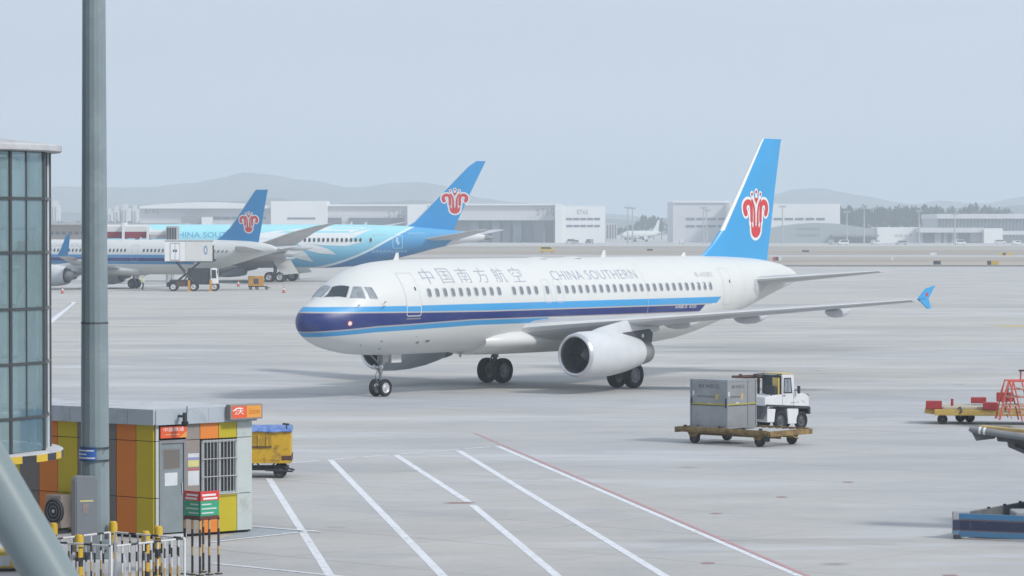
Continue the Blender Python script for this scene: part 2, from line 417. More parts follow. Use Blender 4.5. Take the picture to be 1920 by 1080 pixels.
def stroke(pts, w0, w1=None, cap=True):
    """a round-ended ribbon along a smoothed 2D path"""
    w1 = w0 if w1 is None else w1; P = [Vector(p) for p in pts]
    for _ in range(3):
        Q = [P[0]]
        for a, b in zip(P, P[1:]): Q += [a*.75+b*.25, a*.25+b*.75]
        P = Q + [P[-1]]
    n = len(P); L = []; Rr = []
    for i, p in enumerate(P):
        d = (P[min(i+1, n-1)]-P[max(i-1, 0)]); d = d.normalized() if d.length else Vector((1, 0)); s_ = Vector((-d.y, d.x)); w_ = (w0+(w1-w0)*i/(n-1))/2
        L.append(p+s_*w_); Rr.append(p-s_*w_)
    vs = [tuple(v) for v in L+Rr]; fs = [(i, i+1, n+i+1, n+i) for i in range(n-1)]
    if cap:
        for p, w_ in ((P[0], w0/2), (P[-1], w1/2)):
            k = len(vs); vs += [(p.x+w_*math.cos(t*math.pi/5), p.y+w_*math.sin(t*math.pi/5)) for t in range(10)]; fs.append(tuple(range(k, k+10)))
    return vs, fs
def poly2(p): return list(p), [tuple(range(len(p)))]
def circle2(x, y, r, n=12): return [(x+r*math.cos(2*math.pi*i/n), y+r*math.sin(2*math.pi*i/n)) for i in range(n)], [tuple(range(n))]
def emblem(x0, x1, z0, z1, mapf, parent, k=1.0):
    """red flower badge with a white outline; mapf(x, z, lift)"""
    W, Rd = [], []
    for s_ in (1, -1):
        pet = [(s_*.76, 1.02), (s_*.84, 1.16), (s_*.80, 1.36), (s_*.58, 1.46), (s_*.38, 1.36), (s_*.345, 1.1), (s_*.34, .66)]
        W.append(stroke(pet, .44, .40)); Rd.append(stroke(pet[:-1]+[(s_*.34, .74)], .26, .17))
        W.append(stroke([(s_*.12, .5), (s_*.12, 1.1), (s_*.26, 1.5)], .3))
        Rd.append(stroke([(s_*.125, .62), (s_*.12, 1.05), (s_*.20, 1.34), (s_*.33, 1.52)], .15, .09))
        W.append(stroke([(s_*.10, 1.3), (s_*.30, 1.74)], .16)); W.append(circle2(s_*.31, 1.74, .125)); Rd.append(circle2(s_*.31, 1.74, .06))
    body = [(-.48, 1.2), (-.48, .42)] + [(-.48*math.cos(R(t)), .42-.44*math.sin(R(t))) for t in range(12, 180, 12)] + [(.48, .42), (.48, 1.2)]
    W.append(poly2(body[::-1])); W.append(stroke([(0, 1.2), (0, 1.8)], .16)); W.append(circle2(0, 1.83, .13)); Rd.append(circle2(0, 1.83, .065))
    Rd.append(poly2([(-.15, 1.6), (.15, 1.6), (0, 1.36)][::-1]))
    cup = [(-.36*math.cos(R(t)), .42-.33*math.sin(R(t))) for t in range(0, 181, 12)]
    top = [(.37, .66), (.24, .44), (.12, .62), (0, .56), (-.12, .62), (-.24, .44), (-.37, .66)]
    # the cup as a fan of quads so that its zigzag rim stays clean
    Rd.append(poly2(cup + [(.36, .46), (-.36, .46)]))
    for t in ([(-.37, .70), (-.37, .45), (-.25, .45)], [(-.24, .45), (-.12, .66), (0, .5), (.12, .66), (.24, .45)], [(.25, .45), (.37, .45), (.37, .70)]): Rd.append(poly2(t))
    for nm, S, mat, lift in (('emblem_outline', W, M['em_white'], .010), ('emblem_petals', Rd, M['em_red'], .022)):
        vs, fs = [], []
        for j, (v, f) in enumerate(S):
            n = len(vs); vs += v; fs += [tuple(i+n for i in q) for q in f]
        vs = [(x0+(x1-x0)*(u+1)/2, z0+(z1-z0)*v/1.96) for u, v in vs]
        decal(nm, vs, fs, lambda a, b_: mapf(a, b_, lift), mat, parent, .3)

# ---------------------------------------------------------------- airliners
def pchip(T, x):
    xs = [math.sqrt(p[0]) for p in T]; ys = [p[1] for p in T]; x = min(max(math.sqrt(max(x, 0)), xs[0]), xs[-1])
    h = [b-a for a, b in zip(xs, xs[1:])]; d = [(ys[i+1]-ys[i])/h[i] for i in range(len(h))]
    i = min(max(int(np.searchsorted(xs, x, side='right'))-1, 0), len(h)-1)
    def mm(k):
        if k == 0: return d[0]
        if k == len(xs)-1: return d[-1]
        if d[k-1]*d[k] <= 0: return 0
        w1 = 2*h[k]+h[k-1]; w2 = h[k]+2*h[k-1]; return (w1+w2)/(w1/d[k-1]+w2/d[k])
    t = (x-xs[i])/h[i]
    return (2*t**3-3*t**2+1)*ys[i]+(t**3-2*t**2+t)*h[i]*mm(i)+(-2*t**3+3*t**2)*ys[i+1]+(t**3-t**2)*h[i]*mm(i+1)
class Fus:
    def __init__(s, top, bot, hw): s.T, s.B, s.W = top, bot, hw; s.L = top[-1][0]
    def st(s, x):
        zt, zb, hw = pchip(s.T, x), pchip(s.B, x), pchip(s.W, x); return (zt+zb)/2, (zt-zb)/2, hw
    def on(s, x, z, side=-1, lift=0.0):
        zc, zh, hw = s.st(x); u = max(-.999, min(.999, (z-zc)/zh)); c = math.sqrt(1-u*u)
        ny, nz = c/hw if hw else 1, u/zh; n = Vector((0, side*ny, nz)).normalized()
        e_ = .15; zc2, zh2, hw2 = s.st(x+e_); n.x = -(hw2-hw)/e_*.9; n.normalize()
        return Vector((x, side*hw*c, z)) + n*lift
    def snap(s, p, lift):
        x, y, z = p; zc, zh, hw = s.st(x); t = math.atan2(y/hw, (z-zc)/zh); q = Vector((x, hw*math.sin(t), zc+zh*math.cos(t)))
        n = Vector((0, math.sin(t)/hw, math.cos(t)/zh)).normalized(); zc2, zh2, hw2 = s.st(x+.1)
        q2 = Vector((x+.1, hw2*math.sin(t), zc2+zh2*math.cos(t))); d = (q2-q).normalized(); n = (n-d*n.dot(d)).normalized(); return q + n*lift
    def build(s, mat, parent, n=56, name='fuselage'):
        xs = [0.0005] + [(i/26)**2*6 for i in range(1, 27)]; x = 6
        while x < s.L-.6: x += .75; xs.append(min(x, s.L-.5))
        xs = sorted(set(xs + [s.L-.3, s.L-.12, s.L])); rings = []
        for x in xs:
            zc, zh, hw = s.st(x); hw = max(hw, .01); zh = max(zh, .01)
            rings.append([(x, hw*math.sin(2*math.pi*i/n), zc+zh*math.cos(2*math.pi*i/n)) for i in range(n)])
        return MB().loft(rings).build(name, mat, parent, smooth=50)
def airfoil(xle, y, z, ch, tk, tw=0.0, n=11, vert=False):
    """closed ring; vertical: y is the height and z the side offset"""
    up = []
    for i in range(n+1):
        t = .5*(1-math.cos(math.pi*i/n)); th_ = 5*tk*ch*(.2969*math.sqrt(t)-.126*t-.3516*t*t+.2843*t**3-.1036*t**4); up.append((t*ch, th_))
    ring = [(a, h*.9) for a, h in up] + [(a, -h*1.1) for a, h in up[-2:0:-1]] if not vert else [(a, h) for a, h in up] + [(a, -h) for a, h in up[-2:0:-1]]
    if vert: return [(xle+a, h, y) for a, h in ring]
    return [(xle+a, y, z+h-a*tw) for a, h in ring]
def wing(parent, secs, side, mats, name='wing', split=None):
    rings = [airfoil(x, side*y, z, c, t, tw) for y, x, c, z, t, tw in secs]
    m = MB().loft(rings); nr = len(rings[0])
    if len(mats) > 1:      # bare leading edge
        k = 0
        for j in range(len(rings)-1):
            for i in range(nr):
                if i in (0, nr-1): m.m[k] = 1
                k += 1
    return m.build(name, mats, parent, smooth=42)
def wheel(mb_t, mb_r, x, y, r, wd, n=28):
    s_ = wd/2
    mb_t.lathe([(-s_*.55, r*.60), (-s_*.85, r*.68), (-s_, r*.86), (-s_*.82, r*.965), (-s_*.4, r), (s_*.4, r), (s_*.82, r*.965), (s_, r*.86), (s_*.85, r*.68), (s_*.55, r*.60)], 'y', n, (x, y, r))
    mb_r.lathe([(-s_*.5, .01), (-s_*.55, r*.2), (-s_*.25, r*.34), (-s_*.25, r*.48), (-s_*.62, r*.61), (s_*.62, r*.61), (s_*.25, r*.48), (s_*.25, r*.34), (s_*.55, r*.2), (s_*.5, .01)], 'y', n, (x, y, r))
def add_wheel(parent, x, y, r, wd, rim='rim', name='wheel'):
    t = MB(); q = MB(); wheel(t, q, x, y, r, wd); o = t.build(name, M['tyre'], parent, smooth=35); q.build('rim', M[rim], o, smooth=35); return o
def engine(parent, x, y, z, prof, core, fan_r, name='engine', lip=.16, nac='nacelle', pyl=None, plug=False):
    """prof: outer (dx, r) from lip to cowl end"""
    lipx = lip; r0 = prof[0][1]
    m = MB(); outer = [p for p in prof if p[0] >= lipx]
    m.lathe([(lipx, pchip(prof, lipx))]+outer, 'x', 40, (x, y, z))
    endx, endr = prof[-1]
    m.lathe([(endx, endr), (endx-.05, endr*.93), (endx-.5, endr*.9)], 'x', 40, (x, y, z))
    nc = m.build(name, M[nac], parent, smooth=40, fixn=False)
    l = MB(); l.lathe([(lipx, pchip(prof, lipx)), (lipx*.5, pchip(prof, lipx*.5)), (.03, r0+.035), (0, r0), (.02, r0-.05), (.09, r0-.09), (lipx+.1, fan_r+.0)], 'x', 40, (x, y, z))
    l.build('inlet_lip', M['lip'], nc, smooth=60)
    d = MB(); d.lathe([(lipx+.1, fan_r), (.6, fan_r), (1.05, fan_r*.99)], 'x', 36, (x, y, z)); d.build('inlet_duct', M['intake'], nc, smooth=60, fixn=False)
    f = MB(); f.lathe([(1.05, fan_r*.99), (1.07, .03)], 'x', 36, (x, y, z))
    for i in range(24):
        a = 2*math.pi*i/24; b_ = a+.16
        f.add([(x+.98, y+.28*math.cos(a), z+.28*math.sin(a)), (x+1.03, y+.28*math.cos(b_), z+.28*math.sin(b_)), (x+1.03, y+fan_r*.97*math.cos(b_+.1), z+fan_r*.97*math.sin(b_+.1)), (x+.93, y+fan_r*.97*math.cos(a+.1), z+fan_r*.97*math.sin(a+.1))], [(0, 1, 2, 3)])
    f.build('fan', M['grey_dark'], nc)
    s_ = MB(); s_.lathe([(.55, .005), (.62, .09), (.8, .20), (1.0, .29)], 'x', 20, (x, y, z)); s_.build('spinner', M['grey_mid'], nc, smooth=60)
    k = MB(); k.lathe(core, 'x', 36, (x, y, z)); k.build('exhaust_nozzle', M['nozzle'], nc, smooth=45, fixn=False)
    return nc
def pylon(parent, x0, x1, x2, y, z_eng, z_wing, wd=.22, mat='nacelle', name='pylon'):
    m = MB(); pts = [(x0, z_eng), (x0+.9, z_eng+.22), (x1, z_wing), (x2, z_wing-.1), (x2, z_wing-.55), (x1+.3, z_eng-.35), (x0+.8, z_eng-.25)]
    M4 = Matrix(((1, 0, 0, 0), (0, 0, 1, y), (0, 1, 0, 0), (0, 0, 0, 1)))
    m.prism(pts, -wd/2, wd/2, M4); return m.build(name, M[mat], parent, bevel=.06, smooth=40)
def fin_map(secs, tmax):
    """side skin of a vertical fin: secs (z, xle, xte)"""
    def f(x, z, lift=0.0, side=-1):
        zs = [s_[0] for s_ in secs]; a = float(np.interp(z, zs, [s_[1] for s_ in secs])); b_ = float(np.interp(z, zs, [s_[2] for s_ in secs])); tk = float(np.interp(z, zs, [s_[3] for s_ in secs]))
        ch = b_-a; t = min(max((x-a)/ch, .001), 1); h = 5*tk*ch*(.2969*math.sqrt(t)-.126*t-.3516*t*t+.2843*t**3-.1036*t**4)
        return Vector((x, side*(h+lift), z))
    return f
def fin(parent, secs, mats, name='fin', le_from=None):
    rings = [airfoil(a, z, 0, b_-a, t, vert=True, n=14) for z, a, b_, t in secs]
    m = MB().loft(rings); nr = len(rings[0]); k = 0
    for j in range(len(rings)-1):
        for i in range(nr):
            if le_from is not None and secs[j][0] >= le_from and i in (0, 1, nr-1, nr-2): m.m[k] = 1
            k += 1
    return m.build(name, mats, parent, smooth=40)
def gear_leg(parent, x, y, ztop, r_wheel, wd, yo, leg_r, name='main_gear', rim='rim', bogie=0, mat='gear', drag=1):
    m = MB(); zb = r_wheel
    m.tube((x, y, zb-.02), (x, y, zb+.75), leg_r*.62, n=14).tube((x, y, zb+.6), (x, y, ztop), leg_r, n=14)
    m.tube((x, y-yo, zb), (x, y+yo, zb), leg_r*.55, n=12)
    m.tube((x, y, zb+.95), (x+drag*.75, y*.86, ztop), leg_r*.4, n=8)
    m.tube((x-.12, y, zb+.15), (x-.34, y, zb+.5), leg_r*.28, n=6).tube((x-.34, y, zb+.5), (x-.1, y, zb+.9), leg_r*.28, n=6)
    g = m.build(name, M[mat], parent, smooth=40)
    if bogie:
        b_ = MB(); b_.tube((x-bogie, y, zb), (x+bogie, y, zb), leg_r*.8, n=12); b_.build('bogie_beam', M[mat], g, smooth=40)
    for dx in ((-bogie, bogie) if bogie else (0,)):
        for s_ in (-1, 1): add_wheel_sub(g, x+dx, y+s_*yo, r_wheel, wd, rim)
    return g
def add_wheel_sub(parent, x, y, r, wd, rim):
    t = MB(); q = MB(); wheel(t, q, x, y, r, wd); q.mi = 1
    n = len(t.v); t.add(q.v, q.f, 1); t.build('wheel', [M['tyre'], M[rim]], parent, smooth=35)
def canoe(parent, x0, L, y, z, wd, h, name='flap_fairing', mat='wing_grey'):
    rings = []
    for t, k, dz in ((0, .02, .1), (.05, .4, .06), (.15, .75, .02), (.35, 1, 0), (.6, .95, 0), (.8, .7, .04), (.93, .35, .1), (1, .04, .16)):
        rings.append([(x0+L*t, y+wd/2*k*math.cos(a), z+dz+h/2*k*math.sin(a)) for a in [2*math.pi*i/14 for i in range(14)]])
    return MB().loft(rings).build(name, M[mat], parent, smooth=50)

def livery(name, kind):
    b = NB(name); b.obj(); x, y, z = b.x, b.y, b.z
    dirt = b.noise(.8, 5, .6, mul=(.5, 1, 1)); streak = b.noise(1.1, 6, .7, mul=(.25, .6, 2.5))
    white = b.mixc(b.lin(streak, .5, .8, 0.0, .35), (.655, .67, .655), (.58, .59, .58))
    st_ = lambda e, w=.014: b.step(z, e, w)
    if kind == 'stripes':
        lowa = b.m('ADD', b.lin(x, 0., 3., 2.90, 3.11), b.lin(x, 3., 9., 0., .165))       # lower edge of the navy band
        lowb = b.m('ADD', b.lin(x, 0., 3., 2.655, 2.85), b.lin(x, 3., 9.5, 0., .16))
        up = b.lin(x, 0., 10., 3.70, 3.59)
        def end(x0, sl): return b.lin(b.m('SUBTRACT', x, b.m('MULTIPLY', b.m('SUBTRACT', z, 3.7), sl)), x0-.02, x0+.02, 1.0, 0.0)
        c = white
        m1 = b.m('MULTIPLY', b.m('SUBTRACT', st_(lowb), st_(b.m('SUBTRACT', lowa, .045))), b.lin(x, 14.4, 14.6, 1.0, 0.0))
        c = b.mixc(m1, c, (.055, .30, .58))
        g1 = b.m('SUBTRACT', st_(b.m('SUBTRACT', lowa, .045)), st_(lowa)); c = b.mixc(b.m('MULTIPLY', g1, end(26.9, 1.3)), c, (.42, .36, .34))
        m2 = b.m('MULTIPLY', b.m('SUBTRACT', st_(lowa), st_(up)), end(27.0, 1.3)); c = b.mixc(m2, c, (.018, .035, .17))
        g2 = b.m('SUBTRACT', st_(up), st_(b.m('ADD', up, .05))); c = b.mixc(b.m('MULTIPLY', g2, end(27.6, 1.3)), c, (.44, .40, .36))
        m3 = b.m('MULTIPLY', b.m('SUBTRACT', st_(b.m('ADD', up, .05)), st_(3.945)), end(28.05, 1.3)); c = b.mixc(m3, c, (.05, .33, .66))
    elif kind == 'stripes_long':
        c = white
        m1 = b.m('SUBTRACT', st_(3.0), st_(3.32)); c = b.mixc(m1, c, (.06, .27, .52))
        m2 = b.m('SUBTRACT', st_(3.34), st_(3.78)); c = b.mixc(m2, c, (.020, .045, .20))
        m3 = b.m('SUBTRACT', st_(3.80), st_(4.12)); c = b.mixc(m3, c, (.06, .27, .55))
        e_ = b.lin(x, 33.9, 34.0, 0.0, 1.0); c = b.mixc(e_, c, white)
    elif kind == 'plain':
        c = white
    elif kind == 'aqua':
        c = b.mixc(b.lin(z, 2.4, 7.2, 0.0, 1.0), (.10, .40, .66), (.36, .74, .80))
        # rear body: blue below a rising curve, z = 2.1 at x 33.3 and 9.3 at x 49.3
        cv = b.m('ADD', b.lin(x, 33.0, 41.35, 2.0, 4.75), b.lin(x, 41.35, 50.0, 0.0, 4.9))
        sag = b.m('MULTIPLY', b.m('MULTIPLY', b.m('SUBTRACT', x, 33.0), b.m('SUBTRACT', 41.35, x)), .022)
        cv = b.m('SUBTRACT', cv, b.m('MAXIMUM', sag, 0.0))
        d = b.m('SUBTRACT', cv, z)
        blue = b.mixc(b.lin(z, 3.2, 7.4, 0.0, 1.0), (.035, .20, .47), (.10, .42, .72))  # darker low down: some belly shade is mixed into this paint
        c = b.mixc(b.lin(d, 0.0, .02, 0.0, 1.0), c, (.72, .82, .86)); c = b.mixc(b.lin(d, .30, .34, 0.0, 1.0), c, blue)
        tailw = b.m('SUBTRACT', x, b.m('MULTIPLY', b.m('SUBTRACT', z, 5.1), -.0)); c = b.mixc(b.lin(b.m('ADD', x, b.m('MULTIPLY', z, -1.2)), 45.0, 45.1, 0.0, 1.0), c, (.72, .73, .74))
    c = b.mixc(b.lin(dirt, .45, .7, 0.0, .10), c, (.4, .4, .38))
    return b.out(c, b.lin(dirt, .3, .7, .34, .48), spec=.45)
M['liv_a'] = livery('striped fuselage paint', 'stripes'); M['liv_b'] = livery('long striped fuselage paint', 'stripes_long')
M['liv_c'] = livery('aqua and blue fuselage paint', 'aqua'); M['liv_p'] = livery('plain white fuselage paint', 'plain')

TOP = [(0,3.22),(.12,3.62),(.5,3.98),(1.0,4.22),(1.5,4.42),(2.1,4.93),(2.8,5.33),(3.6,5.61),(4.6,5.79),(6,5.88),(7.5,5.9),(26,5.9),(30,5.88),(33,5.78),(35,5.6),(36.5,5.33),(37.3,5.03),(37.57,4.82)]
BOT = [(0,3.22),(.12,2.9),(.5,2.6),(1.0,2.34),(2,2.05),(3,1.89),(4.5,1.8),(6,1.77),(24,1.77),(26,1.9),(28,2.22),(30,2.65),(33,3.38),(35,3.92),(37,4.42),(37.57,4.58)]
HWD = [(0,0.0),(.12,.37),(.5,.78),(1,1.08),(2,1.48),(3,1.72),(4,1.87),(5.5,1.965),(7,1.975),(25,1.975),(27,1.87),(29,1.67),(31,1.36),(33,1.02),(35,.66),(36.5,.4),(37.3,.24),(37.57,.12)]
def window_mesh(fus, w_, h_, zc, name, mats, x0=12.0, rim=.035, up=0.0):
    """one cabin window centred on x = 0: rim and pane following the skin"""
    m = MB(); o = rrect(0, zc, w_+2*rim, h_+2*rim, w_*.45); i_ = rrect(0, zc, w_, h_, w_*.42)
    f = lambda p, l: tuple(fus.on(x0, p[1], -1, l) + Vector((p[0]-x0, 0, 0)) + Vector((0, 0, 0)))
    n = len(o); vo = [f(p, .006+up) for p in o]; vi = [f(p, .016+up) for p in i_]; vi2 = [f(p, .007+up) for p in i_]
    m.add(vo+vi, [(k, (k+1) % n, n+(k+1) % n, n+k) for k in range(n)], 0)
    m.add(vi+vi2, [(k, (k+1) % n, n+(k+1) % n, n+k) for k in range(n)], 0)
    m.add(vi2, [tuple(range(n))], 1)
    return m.mesh(name, mats)
def narrowbody(name, label, pose, fus, sw, st, liv, finmats, parts='full', neo=False, group=None):
    """sw: shift of wing and gear, st: shift of the tail"""
    X, Y, th = pose
    t = thing(name, label, 'airplane', (X, Y, 0), th, group)
    fus.build(M[liv], t)
    bf = MB(); rings = []
    for u, k in ((0, .05), (.04, .45), (.12, .8), (.25, 1), (.6, 1), (.8, .92), (.93, .6), (1, .1)):
        x = 10.6+sw+u*11.2; rings.append([(x, (1.38+.62*k)*math.sin(a), 2.24+(.60+.06*k if math.cos(a) < 0 else .45+.30*k)*math.cos(a)) for a in [2*math.pi*i/36 for i in range(36)]])
    bf.loft(rings); bf.build('belly_fairing', M['white'], t, smooth=50)
    secs = [(1.2, 12.5, 6.9, 2.72, .15, .055), (2.0, 13.0, 6.4, 2.84, .15, .055), (3.6, 13.9, 5.3, 2.98, .14, .048), (6.4, 15.35, 3.85, 3.22, .125, .035), (10, 17.25, 3.0, 3.52, .115, .02), (14, 19.37, 2.15, 3.86, .11, .01), (16.95, 20.95, 1.5, 4.12, .11, .0)]
    for s_ in (-1, 1):
        wing(t, [(y, x+sw, c, z, k, tw) for y, x, c, z, k, tw in secs], s_, [M['wing_grey'], M['white']])
        for yy, L, xx in ((6.2, 3.0, 17.3), (9.4, 2.8, 18.2), (13.0, 2.2, 20.1)):
            zw = float(np.interp(yy, [2, 17], [2.84, 4.12])); canoe(t, xx+sw, L, s_*yy, zw-.30, .30, .42)
        if neo:
            m = MB().loft([airfoil(20.95+sw, s_*16.95, 4.12, 1.5, .1), airfoil(21.45+sw, s_*17.35, 4.45, 1.3, .1), airfoil(22.0+sw, s_*17.6, 5.1, 1.05, .09), airfoil(22.9+sw, s_*17.9, 6.5, .5, .08)]); m.build('sharklet', M[finmats[0]], t, smooth=45)
        else:
            m = MB(); pl = [(20.85, 4.10), (21.9, 4.95), (22.55, 4.98), (22.35, 4.2), (22.75, 3.45), (22.3, 3.42), (21.4, 3.85)]
            M4 = Matrix(((1, 0, 0, sw), (0, 0, 1, s_*16.97), (0, 1, 0, 0), (0, 0, 0, 1)))
            m.prism([(21.4, 4.15), (22.1, 4.60), (22.85, 4.72), (22.3, 4.16)], -.03, .03, M4); m.prism([(21.5, 4.13), (22.3, 4.15), (22.5, 3.72), (22.25, 3.70)], -.03, .03, M4)
            f_ = m.build('wingtip_fence', M['tail_blue'], t)
            if parts == 'full' and s_ < 0:
                decal('emblem_petals', *circle2(22.15, 4.34, .09), lambda a, b_: Vector((a, -16.97-.04, b_)), M['em_red'], f_)
        # tailplane
        hs = [(.35, 31.8, 4.1, 4.66, .11, .02), (1.1, 32.25, 3.75, 4.72, .11, .02), (6.22, 35.5, 1.35, 5.14, .10, .0)]
        wing(t, [(y, x+st, c, z, k, tw) for y, x, c, z, k, tw in hs], s_, [M['wing_grey'], M['white']], name='tailplane')
        ex = 11.3+sw; ez = 1.72
        if neo:
            pr = [(0, 1.03), (.16, 1.13), (.6, 1.24), (1.4, 1.28), (2.4, 1.24), (3.3, 1.10), (3.6, 1.02)]
            engine(t, ex-.3, s_*5.75, 1.66, pr, [(3.1, .62), (3.7, .64), (4.2, .56), (4.75, .44), (4.72, .40), (4.5, .3), (4.9, .2), (5.3, .04)], .98)
            pylon(t, ex+.9, ex+3.9, ex+6.0, s_*5.75, 2.75, 3.2, .3)
        else:
            pr = [(0, .86), (.16, .955), (.55, 1.02), (1.4, 1.035), (2.4, .99), (3.4, .87), (4.25, .70), (4.5, .645)]
            engine(t, ex, s_*5.75, ez, pr, [(4.0, .60), (4.5, .60), (5.0, .555), (5.3, .50), (5.29, .45), (4.6, .42), (4.2, .02)], .82)
            pylon(t, ex+1.0, ex+3.9, ex+6.2, s_*5.75, 2.66, 3.18, .26)
            k = MB(); pts = [(ex+3.1, 2.36), (ex+3.4, 2.62), (ex+5.4, 2.74), (ex+5.65, 2.55), (ex+5.55, 2.1), (ex+4.6, 2.05)]
            k.prism(pts, -.17, .17, Matrix(((1, 0, 0, 0), (0, 0, 1, s_*5.75), (0, 1, 0, 0), (0, 0, 0, 1)))); po = k.build('pylon_fairing', M['grey_dark'], t, bevel=.04)
            decal('round_marking', *circle2(ex+4.85, 2.45, .09), lambda a, b_: Vector((a, s_*5.75+s_*.175, b_)), M['em_white'], po)
        g = gear_leg(t, 17.71+sw, s_*3.795, 2.7, .585, .43, .46, .17, rim='grey_mid')
        m = MB(); m.box(17.2+sw, 18.25+sw, s_*4.22-.03, s_*4.22+.03, 1.35, 2.6); m.build('gear_door', M['white'], t, bevel=.015)
    fs_ = [(5.2, 28.5+st, 34.85+st, .05), (5.85, 29.05+st, 34.95+st, .055), (6.45, 29.95+st, 35.06+st, .075), (7.14, 30.75+st, 35.22+st, .095), (9.3, 32.5+st, 35.62+st, .10), (11.55, 34.28+st, 36.1+st, .10), (11.76, 34.5+st, 36.2+st, .08)]
    fo = fin(t, fs_, [M[finmats[0]], M[finmats[1]]], le_from=7.1)
    if parts != 'plain': emblem(32.40+st-(.1 if neo else 0), 34.95+st, 6.66, 9.25, fin_map(fs_, 0), fo)
    # nose gear
    n_ = gear_leg(t, 5.07, 0, 1.9, .38, .22, .25, .10, name='nose_gear', drag=-1)
    for s_ in (-1, 1): m = MB(); m.tube((5.07-.14, s_*.2, 1.28), (5.07-.2, s_*.2, 1.28), .09, n=10); m.build('taxi_light', M['rim'], n_)
    m = MB()
    for s_ in (-1, 1): m.box(5.35, 6.0, s_*.38-.02, s_*.38+.02, 1.45, 1.85)
    m.build('nose_gear_door', M['white'], t, bevel=.01)
    # aerials on the crown, drain masts under the belly
    for x, z in ((5.9, 5.85), (20.9+sw, 5.88), (27.4+sw, 5.88)):
        m = MB(); h = .34 if x != 27.4+sw else .2
        m.loft([airfoil(x, z-.05, 0, .42, .12, vert=True, n=6), airfoil(x+.22, z+h, 0, .16, .12, vert=True, n=6)]); m.build('blade_aerial', M['white'], t, smooth=40)
    for x in (10.3, 21.5+sw):
        m = MB(); m.loft([airfoil(x, 1.80, 0, .3, .12, vert=True, n=6), airfoil(x+.15, 1.52, 0, .14, .12, vert=True, n=6)]); m.build('belly_aerial', M['wing_grey'], t)
    for x in (16.0+sw, 18.6+sw): m = MB(); m.lathe([(5.86, .5), (5.91, .42), (5.935, .2), (5.94, .01)], 'z', 16, (x, 0, 0)); m.build('crown_bulge', M['white'], t, smooth=50)
    return t
# ---------------------------------------------------------------- the near airliner
FA = Fus(TOP, BOT, HWD)
POSE_A = (-8.8266, 133.96, .9005)
pa = narrowbody('passenger_jet', 'big white twin-engine airliner with blue stripes taxiing in the middle of the apron', POSE_A, FA, 0, 0, 'liv_a', ('tail_blue', 'white'))
on = FA.on
def mp(lift): return lambda a, b_: on(a, b_, -1, lift)
# flight deck windows
def patch(name, q, mat, parent, frame=True):
    """q: corners lower-front, upper-front, upper-rear, lower-rear"""
    q = [Vector(p) for p in q]; n = 8
    def grid(q, l, mt, nm, par):
        vs = []; cen = sum(q, Vector())/4
        for j in range(n+1):
            for i in range(n+1):
                u, v = i/n, j/n; 
                p = (q[0]*(1-u)+q[3]*u)*(1-v) + (q[1]*(1-u)+q[2]*u)*v; vs.append(FA.snap(p, l))
        m = MB(); keep = [(i, j) for i in range(n) for j in range(n)]
        m.add(vs, [(j*(n+1)+i, j*(n+1)+i+1, (j+1)*(n+1)+i+1, (j+1)*(n+1)+i) for i, j in keep]); return m.build(nm, mt, par, smooth=60)
    cen = sum(q, Vector())/4
    fo = grid([cen+(p-cen)*1.10 for p in q], .004, M['seam'], 'window_frame', parent)
    grid(q, .014, mat, name, fo); return fo
W1 = [(1.33, -.10, 4.34), (1.90, -.07, 4.76), (2.17, -.76, 4.78), (1.79, -.92, 4.34)]
W2 = [(1.88, -1.05, 4.31), (2.28, -.90, 4.78), (2.54, -1.10, 4.77), (2.46, -1.42, 4.30)]
W3 = [(2.66, -1.48, 4.30), (2.66, -1.20, 4.77), (2.95, -1.33, 4.74), (3.03, -1.62, 4.28)]
for q, mt in ((W1, 'wind_dark'), (W2, 'wind_pale'), (W3, 'wind_pale')):
    patch('windshield_pane', q, M[mt], pa)
    patch('windshield_pane', [(x, -y, z) for x, y, z in q], M['wind_pale'], pa)
wm = window_mesh(FA, .235, .34, 4.475, 'cabin_window', [M['seam'], M['pane']])
xs_w = [6.12+.533*k for k in range(10)] + [11.98+.533*k for k in range(4)] + [14.39, 15.24] + [15.82+.524*k for k in range(23)]
for x in xs_w:
    o = link_mesh('cabin_window', wm, pa); o.location = (x, on(x, 4.475).y - on(12.0, 4.475).y, 0)
def outline(name, cx, cz, w_, h_, lw, mat, parent, r=.12, lift=.006):
    decal(name, *ring_poly(rrect(cx, cz, w_, h_, r), rrect(cx, cz, w_-2*lw, h_-2*lw, max(.02, r-lw))), mp(lift), mat, parent, .12)
M['seam_white'] = simple('door outline white', (.74, .76, .78), .4, var=.03)
M['seam_faint'] = simple('faint door seam', (.56, .58, .60), .4, var=.03)
for cx, cz, w_, h_ in ((5.03, 4.42, .92, 1.86), (29.05, 4.42, .84, 1.80)):
    d_ = decal('cabin_door', *poly2(rrect(cx, cz, w_-.06, h_-.06, .12)), mp(.0035), M['liv_a'], pa, .12, smooth=True)
    outline('door_seam', cx, cz, w_, h_, .028, M['seam_faint'], d_)
    if cx < 10:
        decal('door_outline', *ring_poly(rrect(cx, 3.72, .92, .46, .11), rrect(cx, 3.72, .86, .40, .08)), mp(.009), M['seam_white'], d_, .12)
        decal('door_sill', *poly2([(cx-.46, 3.42), (cx+.46, 3.42), (cx+.43, 3.36), (cx-.43, 3.36)]), mp(.012), M['grey_mid'], d_, .2)
    decal('door_window', *poly2(rrect(cx+.24, 4.66, .10, .16, .04)), mp(.012), M['grey_dark'], d_, .2)
for cx in (14.39, 15.24): outline('overwing_exit_seam', cx, 4.42, .56, 1.06, .022, M['seam_faint'], pa, .14)
